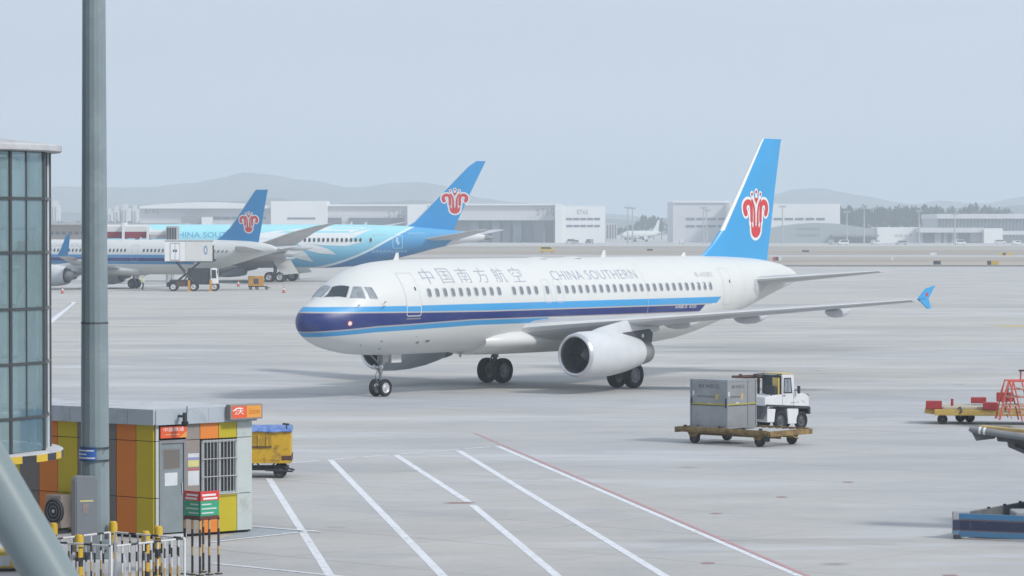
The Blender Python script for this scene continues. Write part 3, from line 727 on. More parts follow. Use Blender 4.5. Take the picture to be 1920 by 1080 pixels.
# lettering (flat print on the skin)
for i, ch in enumerate('中国南方航空'):
    x0 = 6.02+i*1.245; decal('title_character', *fit_text(ch, x0, x0+.80, 4.86, 5.50, bold=-.010), mp(.006), M['title'], pa, .1)
decal('title_lettering', *fit_text('CHINA SOUTHERN', 15.1, 21.6, 4.90, 5.32, shear=-.12, spacing=1.08, bold=-.008), mp(.006), M['title'], pa, .1)
decal('registration', *fit_text('B-6582', 26.35, 27.9, 4.92, 5.14), mp(.006), M['seam'], pa, .1)
for w_, a, b_ in (('AIRBUS', 24.2, 25.2), ('A320', 25.35, 26.0)): decal('maker_lettering', *fit_text(w_, a, b_, 3.45, 3.58), mp(.006), M['em_white'], pa, .1)
# beacons, probes, panel marks
lm = decal('nose_marking', *circle2(1.57, 3.25, .125, 18), mp(.006), M['lamp_red'], pa, .1)
decal('nose_lamp', *circle2(1.57, 3.25, .085, 18), mp(.014), M['em_white'], lm, .1)
for x, z, a, b_ in ((5.94, 2.33, .20, .08), (6.55, 2.38, .28, .09), (3.6, 2.45, .14, .04), (3.9, 2.10, .12, .05), (5.6, 2.6, .1, .03), (2.6, 2.3, .08, .05), (12.2, 2.5, .12, .05)):
    decal('belly_port', *poly2(rrect(x, z, a, b_, .03, 3)), mp(.008), M['grey_mid'], pa, .2)
for x, z in ((3.25, 3.95), (3.35, 4.12), (2.05, 3.98)):
    m = MB(); q0 = on(x, z, -1, 0); q1 = on(x, z, -1, .13); m.tube(q0, q1, .018, n=6).tube(q1, q1-Vector((.16, 0, 0)), .014, n=6); m.build('pitot_probe', M['steel'], pa)
decal('tailplane_seal_plate', *poly2([(32.05, 4.72), (31.95, 4.25), (32.5, 3.93), (33.8, 4.50), (34.2, 4.74)]), mp(.012), M['wing_grey'], pa, .3)
for x in (10.9, 22.0, 30.9):
    if x > 12: decal('panel_joint', *poly2([(x, 2.4), (x+.02, 2.4), (x+.02, 5.6), (x, 5.6)]), mp(.004), M['seam_faint'], pa, .15)

# ---------------------------------------------------------------- the striped airliner parked on the left
def stretch(T, f, s_):
    out = []
    for x, v in T:
        out.append((x if x < 9 else x + s_, v))
    return out
FB = Fus(stretch(TOP, 0, 6.94), stretch(BOT, 0, 6.94), stretch(HWD, 0, 6.94))
pb = narrowbody('passenger_jet', 'long white airliner parked tail-on beyond the grey lamp pole, half hidden by the catering truck', (-66.925, 392.94, -.46883), FB, 4.27, 6.94, 'liv_b', ('tail_blue_b', 'white'), parts='mid', neo=True)
wm2 = window_mesh(FB, .24, .36, 4.62, 'cabin_window', [M['seam'], M['pane_dark']], x0=15)
k = 0; x = 13.2
while x < 38.5:
    if not (24.6 < x < 27.0): o = link_mesh('cabin_window', wm2, pb); o.location = (x, FB.on(x, 4.62).y - FB.on(15.0, 4.62).y, 0)
    x += .533
mpb = lambda l: (lambda a, b_: FB.on(a, b_, -1, l))
decal('title_lettering', *fit_text('CHINA SOUTHERN', 13.6, 20.6, 4.98, 5.42, shear=-.1), mpb(.008), M['title'], pb, .2)
decal('cabin_door', *ring_poly(rrect(25.8, 4.3, .9, 1.9, .14), rrect(25.8, 4.3, .82, 1.82, .1)), mpb(.008), M['seam'], pb, .2)
m = MB(); m.lathe([(44.42, .19), (44.62, .17), (44.60, .13), (44.2, .12)], 'x', 16, (0, 0, 4.72)); m.build('exhaust_cone', M['nozzle'], pb, smooth=40)

# ---------------------------------------------------------------- the aqua wide-body
TC = [(0,4.1),(.15,4.6),(.7,5.3),(1.6,6.0),(3,6.8),(5,7.45),(7,7.72),(9,7.78),(36,7.78),(44,7.62),(49,7.28),(53,6.85),(55.5,6.5),(56.7,6.2)]
BC = [(0,4.1),(.15,3.7),(.7,3.1),(1.6,2.6),(3,2.2),(5,1.95),(7,1.85),(34,1.85),(37,2.0),(41,2.5),(46,3.6),(50.5,4.75),(54,5.35),(56.7,5.75)]
WC = [(0,0),(.15,.5),(.7,1.2),(1.6,1.85),(3,2.4),(5,2.78),(7,2.87),(36,2.87),(41,2.55),(46,1.85),(50,1.15),(53.5,.62),(56,.3),(56.7,.18)]
FC = Fus(TC, BC, WC)
pc = thing('wide_body_jet', 'aqua and blue wide-body airliner with a blue swept fin parked behind the striped jet', 'airplane', (-59.617, 439.03, 0), -.0951)
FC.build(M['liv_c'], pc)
cs = [(1.6, 16.5, 13.5, 3.0, .13, .05), (2.9, 17.6, 12.4, 3.15, .13, .05), (9.7, 22.6, 7.6, 3.95, .11, .02), (18, 28.4, 5.0, 5.2, .10, .0), (25.5, 33.8, 3.2, 6.7, .10, -.02), (28.5, 37.3, 1.9, 7.5, .09, -.02), (30.1, 41.0, .5, 8.1, .08, 0)]
for s_ in (-1, 1):
    wing(pc, cs, s_, [M['wing_grey'], M['white']])
    for yy, xx in ((6.5, 27.2), (11.5, 28.4), (17, 31.2)):
        zw = float(np.interp(yy, [c_[0] for c_ in cs], [c_[3] for c_ in cs])); canoe(pc, xx, 4.2, s_*yy, zw-.45, .45, .6)
    wing(pc, [(.5, 47.6, 5.2, 5.75, .09, 0), (1.5, 48.4, 4.8, 5.85, .09, 0), (9.9, 56.3, 1.7, 7.05, .08, 0)], s_, [M['wing_grey'], M['white']], name='tailplane')
    pr = [(0, 1.42), (.16, 1.52), (.8, 1.70), (2.0, 1.76), (3.4, 1.66), (4.4, 1.5), (4.7, 1.42)]
    engine(pc, 17.0, s_*9.75, 2.15, pr, [(4.2, .9), (4.9, .9), (5.6, .75), (6.3, .58), (6.28, .5), (6.0, .4), (6.7, .2), (7.1, .04)], 1.4)
    pylon(pc, 18.4, 22.5, 25.5, s_*9.75, 3.7, 4.1, .4)
    gear_leg(pc, 28.3, s_*4.9, 3.4, .68, .5, .62, .26, rim='rim', bogie=.74)
    m = MB(); m.prism([(29.0, 3.5), (31.6, 3.3), (32.9, 1.2), (30.6, .95)], -.04, .04, Matrix(((1, 0, 0, -1.3), (0, 0, 1, s_*5.7), (0, 1, 0, 0), (0, 0, 0, 1)))); m.build('gear_door', M['white'], pc)
gear_leg(pc, 5.6, 0, 2.1, .5, .3, .35, .14, name='nose_gear')
fc_ = [(5.2, 41.5, 51.0, .03), (6.6, 43.2, 51.8, .05), (7.4, 45.1, 52.1, .08), (8.1, 46.35, 52.4, .095), (12.0, 50.25, 54.2, .10), (15.6, 53.85, 55.95, .10), (16.35, 54.95, 56.3, .08)]
fo = fin(pc, fc_, [M['tail_blue_c'], M['white_matt']], le_from=7.0)
emblem(50.2, 54.05, 9.05, 12.75, fin_map(fc_, 0), fo)
wm3 = window_mesh(FC, .32, .52, 5.66, 'cabin_window', [M['white'], M['pane_dark']], x0=20, up=.035)
for x in [32.0+.63*k for k in range(13)] + [40.95]:
    o = link_mesh('cabin_window', wm3, pc); o.location = (x, FC.on(x, 5.66).y - FC.on(20.0, 5.66).y, 0)
mpc = lambda l: (lambda a, b_: FC.on(a, b_, -1, l))
M['leaf_w'] = simple('white leaf paint', (.74, .77, .78), .4, var=.03); M['title_blue'] = simple('pale blue title', (.07, .33, .55), .4, var=.03)
def leaf(pts, l=.01): decal('leaf_marking', *poly2(pts), mpc(l), M['leaf_w'], pc, .5)
def leafq(top, bot, l=.01):
    n = len(top); decal('leaf_marking', top+bot, [(i, i+1, n+i+1, n+i) for i in range(n-1)], mpc(l), M['leaf_w'], pc, .5)
leafq([(24.0, 6.3), (28, 6.9), (31, 7.15), (34, 7.3), (37, 7.45), (40.2, 7.35)], [(24.0, 5.2), (28, 5.1), (31, 5.15), (34, 5.6), (37, 6.3), (40.2, 7.30)])
leafq([(30.6, 5.6), (33, 6.2), (36, 6.35), (38, 6.55), (41.0, 7.2)], [(30.6, 5.2), (33, 5.15), (36, 5.25), (38, 5.7), (41.0, 7.15)], .014)
leafq([(31.5, 5.45), (34.5, 5.5), (37.5, 5.5), (40.0, 5.45)], [(31.5, 5.25), (34.5, 4.95), (37.5, 4.85), (40.0, 5.40)], .018)
leafq([(31.2, 5.3), (33.5, 5.0), (35.3, 4.4), (36.2, 3.75)], [(30.9, 5.2), (32.2, 4.3), (34.0, 3.85), (36.2, 3.70)], .022)
leafq([(28.9, 5.2), (30.5, 4.9), (32.0, 4.0), (33.0, 2.75)], [(28.4, 4.6), (29.6, 3.6), (31.2, 3.1), (33.0, 2.70)], .022)
decal('title_lettering', *fit_text('CHINA SOUTHERN', 13.6, 24.5, 6.0, 6.72, shear=-.1), mpc(.01), M['title_blue'], pc, .3)
M['print_pale'] = simple('pale blue print', (.42, .66, .84), .4, var=.03)
decal('model_lettering', *fit_text('DREAMLINER', 41.1, 45.8, 3.95, 4.30, spacing=1.15), mpc(.01), M['print_pale'], pc, .3)
decal('rear_lettering', *fit_text('CHINA SOUTHERN', 45.9, 48.1, 6.48, 6.70), mpc(.01), M['print_pale'], pc, .3)
decal('badge_frame', *ring_poly(rrect(44.55, 5.4, 1.35, 1.75, .1, 2), rrect(44.55, 5.4, 1.19, 1.59, .06, 2)), mpc(.01), M['print_pale'], pc, .3)
decal('badge_bird', *poly2([(44.35, 6.05), (44.65, 6.0), (44.6, 5.6), (44.85, 5.25), (44.6, 4.9), (44.5, 5.2), (44.3, 5.4)]), mpc(.01), M['print_pale'], pc, .3)
decal('registration', *fit_text('B-2737', 41.2, 43.0, 6.25, 6.45), mpc(.01), M['seam'], pc, .3)
for x in (37.6, 39.6):
    m = MB(); m.loft([airfoil(x, 7.7, 0, .5, .12, vert=True, n=6), airfoil(x+.3, 8.15, 0, .2, .12, vert=True, n=6)]); m.build('blade_aerial', M['white'], pc, smooth=40)
m = MB(); m.lathe([(56.2, .33), (57.0, .27), (57.3, .18), (57.0, .1)], 'x', 18, (0, 0, 5.98)); m.build('exhaust_cone', M['nozzle'], pc, smooth=40)

# ---------------------------------------------------------------- far white airliner by the hangars
pf = narrowbody('passenger_jet', 'plain white airliner parked far off beside the white hangar', (59.5, 1728, .93), FA, 0, 0, 'liv_p', ('white', 'white'), parts='plain')
pf['category'] = 'airplane'
# ---------------------------------------------------------------- buildings along the far side of the field
FD = 1620.0
M['shed_white'] = simple('white cladding', (.82, .82, .82), .6, var=.05, scale=.05)
M['shed_grey'] = simple('grey cladding', (.42, .42, .44), .7, var=.08, scale=.05)
M['shed_pale'] = simple('pale cladding', (.62, .62, .65), .7, var=.06, scale=.05)
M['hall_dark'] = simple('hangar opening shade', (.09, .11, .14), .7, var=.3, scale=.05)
M['win_far'] = simple('far window band', (.12, .14, .18), .3, var=.2)
M['sign_grey'] = simple('sign letter grey', (.16, .17, .20), .6)
M['tower_w'] = simple('residential tower wall', (.60, .58, .58), .8, var=.08, scale=.1)
M['green_grey'] = simple('green grey cladding', (.33, .37, .38), .7, var=.1, scale=.05)
M['maroon'] = simple('maroon panel', (.24, .03, .055), .6, var=.05)
def X(px, d): return (px-960)/FPX*d
def Z(py, d): return CAM_H - (py-428)/FPX*d
def block(parent, name, px0, px1, py, d, dep, mat, pyb=None, arch=0, yoff=0.0):
    yoff = d - parent.location.y
    x0, x1, z1 = X(px0, d), X(px1, d), Z(py, d); z0 = 0 if pyb is None else Z(pyb, d); m = MB()
    if arch:
        n = 14; poly = [(x0, z0)] + [(x0+(x1-x0)*i/n, z1 - arch + arch*math.sin(math.pi*i/n)) for i in range(n+1)] + [(x1, z0)]
        m.prism(poly, 0, dep, Matrix(((1, 0, 0, 0), (0, 0, 1, 0), (0, 1, 0, 0), (0, 0, 0, 1))))
        m.v = [(x, y+yoff, z) for x, y, z in m.v]
    else: m.box(x0, x1, yoff, yoff+dep, z0, z1)
    return m.build(name, mat, parent)
def bld(name, label, d, cat='building', group=None): return thing(name, label, cat, (0, d, 0), 0, group)
def windows(parent, wall, px0, px1, py, ph, d, n, gap=.35, proud=.12, mat='win_far', name='window'):
    z1, z0 = Z(py-ph/2, d), Z(py+ph/2, d); w_ = (px1-px0)/n; me = None
    for i in range(n):
        a = X(px0+w_*i, d); b_ = X(px0+w_*(i+1-gap), d)
        if me is None:
            m = MB(); m.box(0, b_-a, -proud, 0, z0, z1); me = m.mesh('window', M[mat])
        o = link_mesh(name, me, wall); o.location = (a, d - (parent.location.y) - .01, 0)
def letters(parent, text, px0, px1, py0, py1, d, mat='sign_grey', yoff=0.0):
    n = len(text); w_ = (px1-px0)/n
    for i, ch in enumerate(text):
        if ch == ' ': continue
        vs, fs = fit_text(ch, X(px0+w_*i, d), X(px0+w_*(i+.66), d), Z(py1, d), Z(py0, d))
        m = MB(); m.add([(x, d-parent.location.y-.30, z) for x, z in vs], fs); m.build('sign_letter', M[mat], parent, fixn=False)

h = bld('hangar', 'long low grey hangar with a gently arched roof behind the left fin', FD)
wl = block(h, 'wall', 262, 612, 388, FD+12, 70, M['shed_pale'], yoff=8)
block(h, 'roof', 262, 512, 379, FD+8, 74, M['shed_white'], pyb=391, arch=2.0, yoff=4)
block(h, 'annex', 340, 378, 406, FD, 8, M['grey_mid']); block(h, 'annex', 378, 396, 407, FD-8, 8, M['shed_white'])
windows(h, wl, 400, 500, 409, 5, FD+12, 6, .08, proud=.3)
letters(h, 'STAG', 272, 300, 390, 400, FD+11)
h = bld('hangar_block', 'bright white flat block with one thin dark window strip between grey hangars', FD-14)
wl = block(h, 'wall', 508, 612, 377, FD-14, 30, M['shed_white'])
windows(h, wl, 539, 592, 409.5, 3.4, FD-14, 8, .12, proud=.2)
h = bld('hangar', 'grey hangar with STAG letters seen above the aqua fuselage', FD)
wl = block(h, 'wall', 612, 764, 384, FD, 70, M['shed_pale'])
block(h, 'roof_edge', 612, 764, 383, FD-2, 3, M['shed_white'], pyb=386.5)
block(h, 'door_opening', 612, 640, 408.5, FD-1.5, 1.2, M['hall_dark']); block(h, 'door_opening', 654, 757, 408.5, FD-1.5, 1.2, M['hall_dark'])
letters(h, 'STAG', 727, 762, 396, 407, FD-2)
h = bld('hangar_block', 'white block partly hidden behind the blue swept fin', FD-14)
block(h, 'wall', 764, 800, 383, FD-14, 40, M['shed_white'])
h = bld('hangar', 'wide hangar with a deep dark opening and STAG on its pale fascia', FD)
block(h, 'side_wall', 800, 812, 383, FD, 70, M['shed_pale']); block(h, 'back_wall', 812, 1042, 386, FD+60, 4, M['grey_mid'], yoff=0)
block(h, 'fascia', 800, 1042, 383, FD, 66, M['shed_pale'], pyb=413); block(h, 'roof_edge', 800, 1042, 382, FD-2, 2.4, M['shed_white'], pyb=385)
for i in range(8):
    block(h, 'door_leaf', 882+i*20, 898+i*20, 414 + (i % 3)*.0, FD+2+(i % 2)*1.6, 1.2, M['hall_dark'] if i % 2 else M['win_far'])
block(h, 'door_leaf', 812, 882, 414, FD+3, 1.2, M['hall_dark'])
letters(h, 'STAG', 1006, 1042, 391, 404, FD-2.5)
h = bld('office_block', 'white cube-shaped office block with two dark window rows', FD-16)
wl = block(h, 'wall', 1055, 1135, 386, FD-16, 34, M['shed_white']); block(h, 'pier', 1041, 1055, 382, FD-18, 40, M['shed_white'])
for py in (410.5, 423.5):
    windows(h, wl, 1062, 1127, py, 3.6, FD-16, 5, .16, proud=.25)
letters(h, 'STAG', 1082, 1104, 393, 402, FD-16)
h = bld('apartment_tower', 'small pale slab block right of the white office cube', FD+60)
wl = block(h, 'wall', 1136, 1157, 419, FD+60, 14, M['tower_w']); 
for i in range(4): windows(h, wl, 1138+i*5, 1140.5+i*5, 434, 26, FD+60, 1, .1, proud=.2)
h = bld('hangar', 'long white hangar with rows of dark windows behind the near fin', FD-5)
wl = block(h, 'wall', 1262, 1368, 378, FD+30, 60, M['shed_pale']); block(h, 'roof_edge', 1262, 1368, 377, FD+29, 2, M['shed_white'], pyb=380)
w2_ = block(h, 'wall', 1368, 1575, 382, FD, 60, M['shed_white'], pyb=None)
for py in (410.5, 424): windows(h, wl, 1286, 1366, py, 4.2, FD+30, 4, .18, proud=.25)
windows(h, w2_, 1372, 1550, 410.5, 3.8, FD, 9, .2, proud=.25)
h = bld('terminal_wing', 'low grey-green hall with a shallow curved roof right of the near fin', FD-60)
wl = block(h, 'wall', 1430, 1640, 418, FD-60, 34, M['green_grey'], arch=3.4)
for py in (429, 441): windows(h, wl, 1494, 1538, py, 4.5, FD-60, 7, .3, proud=.15, mat='grey_mid')
windows(h, wl, 1566, 1645, 450, 12, FD-60, 1, .02, proud=.3, mat='grey_mid')
block(h, 'canopy', 1560, 1648, 440, FD-66, 6, M['grey_mid'], pyb=444)
h = bld('service_building', 'low pale building with an open bay right of the green-grey hall', FD-40)
wl = block(h, 'wall', 1645, 1725, 426, FD-40, 24, M['shed_white']); windows(h, wl, 1678, 1712, 441, 4, FD-40, 4, .3, proud=.2, mat='tower_w')
block(h, 'annex', 1600, 1645, 428, FD-30, 20, M['shed_grey'])
h = bld('ribbed_hall', 'large hall with ribbed grey cladding and flat pale roof at the right edge', FD+20)
wl = block(h, 'wall', 1757, 1990, 409, FD+20, 60, M['shed_grey']); block(h, 'roof', 1757, 1990, 401, FD+18, 64, M['shed_pale'], pyb=410)
me = None
for i in range(34):
    m = MB(); a, b_ = X(1760+i*6.6, FD+20), X(1763+i*6.6, FD+20)
    if me is None: m.box(0, b_-a, -.5, 0, 0, Z(410, FD+20)); me = m.mesh('cladding_rib', M['win_far'])
    o = link_mesh('cladding_rib', me, wl); o.location = (a, -.02, 0)
h = bld('cargo_shed', 'low cargo shed with dark door openings in front of the ribbed hall', FD-50)
wl = block(h, 'wall', 1724, 1845, 428, FD-50, 30, M['shed_grey']); block(h, 'roof', 1722, 1846, 427, FD-53, 34, M['shed_pale'], pyb=436)
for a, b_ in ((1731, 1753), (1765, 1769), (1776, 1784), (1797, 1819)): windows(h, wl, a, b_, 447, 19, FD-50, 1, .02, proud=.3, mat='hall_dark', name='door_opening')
h = bld('cargo_shed', 'plain white box building beside the dark doored shed', FD-56)
block(h, 'wall', 1845, 1880, 428, FD-56, 20, M['shed_white']); 
h = bld('cargo_shed', 'low shed with a blue-grey roof at the far right edge', FD-40)
block(h, 'wall', 1880, 1990, 445, FD-40, 20, M['shed_grey']); block(h, 'roof', 1878, 1990, 433, FD-44, 28, M['shed_pale'], pyb=440)
# towers and town, far left
for i, (a, b_, py, d) in enumerate(((212, 224, 394, 2300), (228, 241, 390, 2300), (246, 257, 392, 2320), (262, 270, 400, 2350), (97, 109, 384, 2350), (200, 209, 398, 2380))):
    t = bld('apartment_tower', ['pale slender tower, first of the row right of the lamp pole', 'pale slender tower, tallest of the row right of the lamp pole', 'pale slender tower, third of the row right of the lamp pole', 'short pale tower beside the arched hangar', 'pale tower beside the glass rotunda', 'faint tower close to the lamp pole'][i], d, group='apartment towers in the haze')
    wl = block(t, 'wall', a, b_, py, d, 14, M['tower_w']); 
    for k in range(2): windows(t, wl, a+1+k*5, a+3.2+k*5, (py+428)/2, 428-py-8, d, 1, .1, proud=.2)
    m = MB(); m.box(X(a+2, d), X(b_-3, d), 3, 9, Z(py, d)+.01, Z(py, d)+3); m.build('roof_hut', M['tower_w'], t)
t = bld('terminal_wing', 'long low pinkish terminal wing beyond the left apron', 900)
wl = block(t, 'wall', 60, 330, 421, 900, 30, simple('pinkish wall', (.47, .42, .42), .8, var=.08, scale=.1)); block(t, 'roof', 58, 332, 418, 896, 38, M['shed_grey'], pyb=421.5)
windows(t, wl, 92, 330, 437, 6, 900, 20, .3, mat='win_far')

# light masts
def mast(px, py, d, label):
    t = thing('light_mast', label, 'light mast', (X(px, d), d, 0), 0, 'floodlight masts on the far apron')
    m = MB(); h_ = Z(py, d); m.tube((0, 0, 0), (0, 0, h_), .42, .2, 8); m.build('pole', M['steel'], t)
    m = MB(); m.box(-1.6, 1.6, -.3, .3, h_-.2, h_+.2); 
    for k in range(4): m.box(-1.5+k*.85, -.95+k*.85, -.7, -.2, h_-.1, h_+.6)
    m.build('lamp_head', M['steel'], t)
mast(1177, 390, 1500, 'thin mast left of its close neighbour near the far white jet'); mast(1186, 391, 1560, 'thin mast just right of its neighbour near the far white jet')
mast(1319, 390, 1480, 'taller of two masts before the white hangar, left of the near fin'); mast(1325, 395, 1500, 'shorter of two masts before the white hangar, left of the near fin')
mast(1467, 388, 1480, 'mast just right of the near fin'); mast(1588, 398, 1500, 'mast before the left end of the dark trees')
mast(1620, 391, 1480, 'tall mast before the dark trees'); mast(1723, 396, 1480, 'mast at the right end of the dark trees')
mast(1790, 402, 1500, 'mast before the ribbed hall')

# trees behind the hangars: each one trunk and crown
M['leaf'] = simple('dark evergreen leaves', (.035, .055, .035), .8, var=.5, scale=.5, spec=.2)
M['bark'] = simple('bark', (.10, .08, .06), .9)
def crown_mesh(seed, n=260):
    rnd = random.Random(seed); m = MB()
    lobes = [(rnd.uniform(-.28, .28), rnd.uniform(-.28, .28), rnd.uniform(.45, .95), rnd.uniform(.16, .30)) for _ in range(9)]
    for lx, ly, lz, lr in lobes:
        for _ in range(n//9):
            v = Vector((rnd.gauss(0, 1), rnd.gauss(0, 1), rnd.gauss(0, 1))).normalized()*lr*rnd.uniform(.55, 1.08)
            c = Vector((lx, ly, lz)) + Vector((v.x, v.y, v.z*.75)); a = Vector((rnd.gauss(0, 1), rnd.gauss(0, 1), rnd.gauss(0, 1))).normalized()
            b_ = a.orthogonal().normalized(); s_ = rnd.uniform(.045, .085); m.add([c+a*s_, c+b_*s_, c-a*s_, c-b_*s_], [(0, 1, 2, 3)])
    return m.mesh('crown', M['leaf'], fixn=False)
crowns = [crown_mesh(s_) for s_ in range(4)]
tm = MB(); tm.tube((0, 0, 0), (.01, 0, .6), .035, .018, 7); 
for a in range(4): tm.tube((.01, 0, .38+.05*a), (.2*math.cos(a*1.7), .2*math.sin(a*1.7), .66+.04*a), .014, .006, 5)
tmesh = tm.mesh('trunk', M['bark'])
def tree(px, py, d, wpx, label, group, seed):
    h_ = Z(py, d); wd = wpx/FPX*d; t = thing('tree', label, 'tree', (X(px, d), d, 0), seed*1.3, group)
    for nm, me in (('trunk', tmesh), ('crown', crowns[seed % 4])):
        o = link_mesh(nm, me, t); o.scale = (wd*1.05, wd*1.05, h_)
rnd = random.Random(11)
x = 1574; i = 0
while x < 1762:
    for row in range(2):
        tree(x+rnd.uniform(-3, 3)+row*6, 387+rnd.uniform(-1, 7)+row*3, 1850-row*40, rnd.uniform(17, 25), 'dark evergreen in the belt between white hangar and ribbed hall', 'trees in the belt behind the hangars', i); i += 1
    x += 11.5
x = 1764
while x < 1896:
    tree(x, (393 if x < 1800 else 387 if x < 1860 else 394)+rnd.uniform(-1.5, 2.5), 1900, rnd.uniform(17, 25), 'dark evergreen showing above the roof of the ribbed hall', 'trees above the ribbed hall roof', i); i += 1; x += 11
for px, py, wd in ((1200, 412, 24), (1212, 407, 26), (1226, 408, 26), (1240, 413, 24), (1165, 426, 20), (1180, 424, 22), (1253, 426, 18), (1192, 424, 20)):
    tree(px, py, 2050, wd, 'hazy tree in the clump behind the far white jet', 'trees behind the far white jet', i); i += 1
x = 95
while x < 300:
    tree(x, 417+rnd.uniform(-1.5, 2), 2200, 15, 'distant tree on the left skyline', 'distant trees on the left skyline', i); i += 1; x += 10

# ---------------------------------------------------------------- things on the airfield
def board(px0, px1, py0, py1, mats, label, d=None):
    d = d or (CAM_H*FPX/(py1+1.2-428)); t = thing('airfield_sign', label, 'airfield sign', (X((px0+px1)/2, d), d, 0), 0, 'airfield signs beside the taxiway')
    w_ = (px1-px0)/FPX*d; h_ = (py1-py0)/FPX*d; n = len(mats)
    for k, mt in enumerate(mats):
        m = MB(); m.box(-w_/2+w_*k/n, -w_/2+w_*(k+1)/n-.02, -.12, .12, .18, .18+h_); m.build('sign_face', M[mt], t, bevel=.02)
    for s_ in (-1, 1):
        m = MB(); m.tube((s_*w_*.35, 0, 0), (s_*w_*.35, 0, .2), .05, n=6); m.build('leg', M['steel'], t)
M['yellow'] = simple('sign yellow', (.62, .42, .03), .5, var=.1); M['sign_black'] = simple('sign black', (.03, .03, .03), .5)
board(1750, 1764, 489.5, 496.5, ['sign_black'], 'small black board on the grass edge')
board(1851, 1873, 489.5, 497, ['sign_black', 'yellow', 'yellow'], 'black and yellow board at the right of the grass edge')
board(1873, 1899, 474, 478.5, ['yellow', 'sign_black', 'yellow', 'yellow'], 'long low yellow board far out on the grass')
board(1744, 1756, 473.5, 479, ['white'], 'white board on the grass')
board(1449, 1465, 482, 489, ['lamp_red', 'sign_black', 'white'], 'red, black and white board just right of the near fin')
board(1504, 1517, 469, 472.5, ['sign_black'], 'thin dark board on the far grass')
board(1213, 1224, 466.5, 470, ['sign_black'], 'dark board on the grass left of the near fin')
board(1671, 1675, 481, 489, ['white'], 'narrow white marker on the grass')
def van(px, py, label, mat, rz=0.0, L=4.6, Wd=1.8, H=1.9):
    d = CAM_H*FPX/(py-428); t = thing('service_van', label, 'van', (X(px, d), d, 0), rz, 'service vehicles far across the field')
    m = MB(); M4 = Matrix(((1, 0, 0, 0), (0, 0, 1, 0), (0, 1, 0, 0), (0, 0, 0, 1)))
    m.prism([(-L/2, .35), (L/2, .35), (L/2, .95), (L/2-.75, 1.15), (L/2-1.35, H), (-L/2+.1, H), (-L/2, 1.2)], -Wd/2, Wd/2, M4); m.build('body', M[mat], t, bevel=.08)
    m = MB(); m.prism([(L/2-.95, 1.15), (L/2-1.45, H-.15), (-L/2+.5, H-.15), (-L/2+.5, 1.15)], -Wd/2-.01, Wd/2+.01, M4); m.build('window', M['glass_dark'], t)
    for a in (-L/2+.85, L/2-.9):
        for s_ in (-1, 1): add_wheel_sub(t, a, s_*(Wd/2-.12), .34, .22, 'rim')
van(1026, 474, 'yellow service van beyond the near jet roof', 'yellow')
for k, (px, py, mt) in enumerate(((1875, 457, 'white'), (1800, 458.5, 'white'), (1642, 458, 'white'), (1560, 459, 'shed_grey'), (1277, 457, 'white'), (1105, 457, 'grey_mid'), (1080, 457.5, 'white'), (1070, 456.5, 'white'), (1690, 459, 'shed_grey'), (1580, 459, 'white'), (1905, 459, 'white'))):
    van(px, py, ['white van below the blue-grey roofed shed', 'white van in front of the dark shed doors', 'white van before the curved hall canopy', 'grey van at the foot of the curved hall', 'white van left of the near fin', 'dark grey van under the white office cube', 'white van under the white office cube', 'white van at the left foot of the office cube', 'grey van before the open service bay', 'white van at the foot of the curved hall', 'white van at the far right edge'][k], mt, k*.4, H=2.2 if k % 2 else 1.9, L=5.2)
def cone(px, py, label):
    p = at(px, py); t = thing('traffic_cone', label, 'traffic cone', (p.x, p.y, 0), 0, 'traffic cones around the parked jets')
    m = MB(); m.lathe([(.03, .17), (.75, .035), (.76, .01)], 'z', 14); m.build('cone_body', simple('cone orange', (.62, .06, .03), .5) if 'cone orange' not in bpy.data.materials else bpy.data.materials['cone orange'], t, smooth=40)
    m = MB(); m.lathe([(.33, .128), (.33, .135), (.53, .095), (.53, .088)], 'z', 14); m.build('reflective_band', M['white'], t, smooth=40)
    m = MB(); m.box(-.2, .2, -.2, .2, 0, .035); m.build('base', M['tyre'], t)
cone(117, 550, 'orange traffic cone below the parked jet engine'); cone(447, 537, 'orange traffic cone left of the yellow cart under the tail'); cone(532, 549, 'orange traffic cone nearest the moving jet nose')
# ---------------------------------------------------------------- catering truck under the parked jet
M['box_white'] = simple('catering box white', (.80, .80, .81), .45, var=.05)
M['frame_dark'] = simple('truck frame dark', (.035, .04, .05), .6, var=.2)
M['orange'] = simple('stabiliser orange', (.55, .28, .05), .6)
M['logo_blue'] = simple('oval logo blue', (.08, .22, .42), .5)
p0 = at(357, 546); d0 = p0.y
ct = thing('catering_truck', 'high-lift catering truck with its white box raised against the parked jet', 'truck', (p0.x, d0, 0), 0.05)
sc_ = d0/FPX
def cx_(px): return (px-357)*sc_
def cz_(py): return CAM_H - (py-428)*sc_
def pr_(m, poly, y0, y1, mi=None): return m.prism(poly, y0, y1, Matrix(((1, 0, 0, 0), (0, 0, 1, 0), (0, 1, 0, 0), (0, 0, 0, 1))), mi)
m = MB(); m.box(cx_(309), cx_(398), 0, 2.4, cz_(490), cz_(452.5)); bx_ = m.build('cargo_box', M['box_white'], ct, bevel=.04)
m = MB(); m.box(cx_(309), cx_(398)+.05, -.04, 2.44, cz_(452.5), cz_(450.5)); m.build('roof_rail', M['steel'], bx_)
m = MB(); m.box(cx_(348), cx_(398)+.02, -.03, -.005, cz_(488), cz_(453.5)); m.build('side_panel', M['white'], bx_)
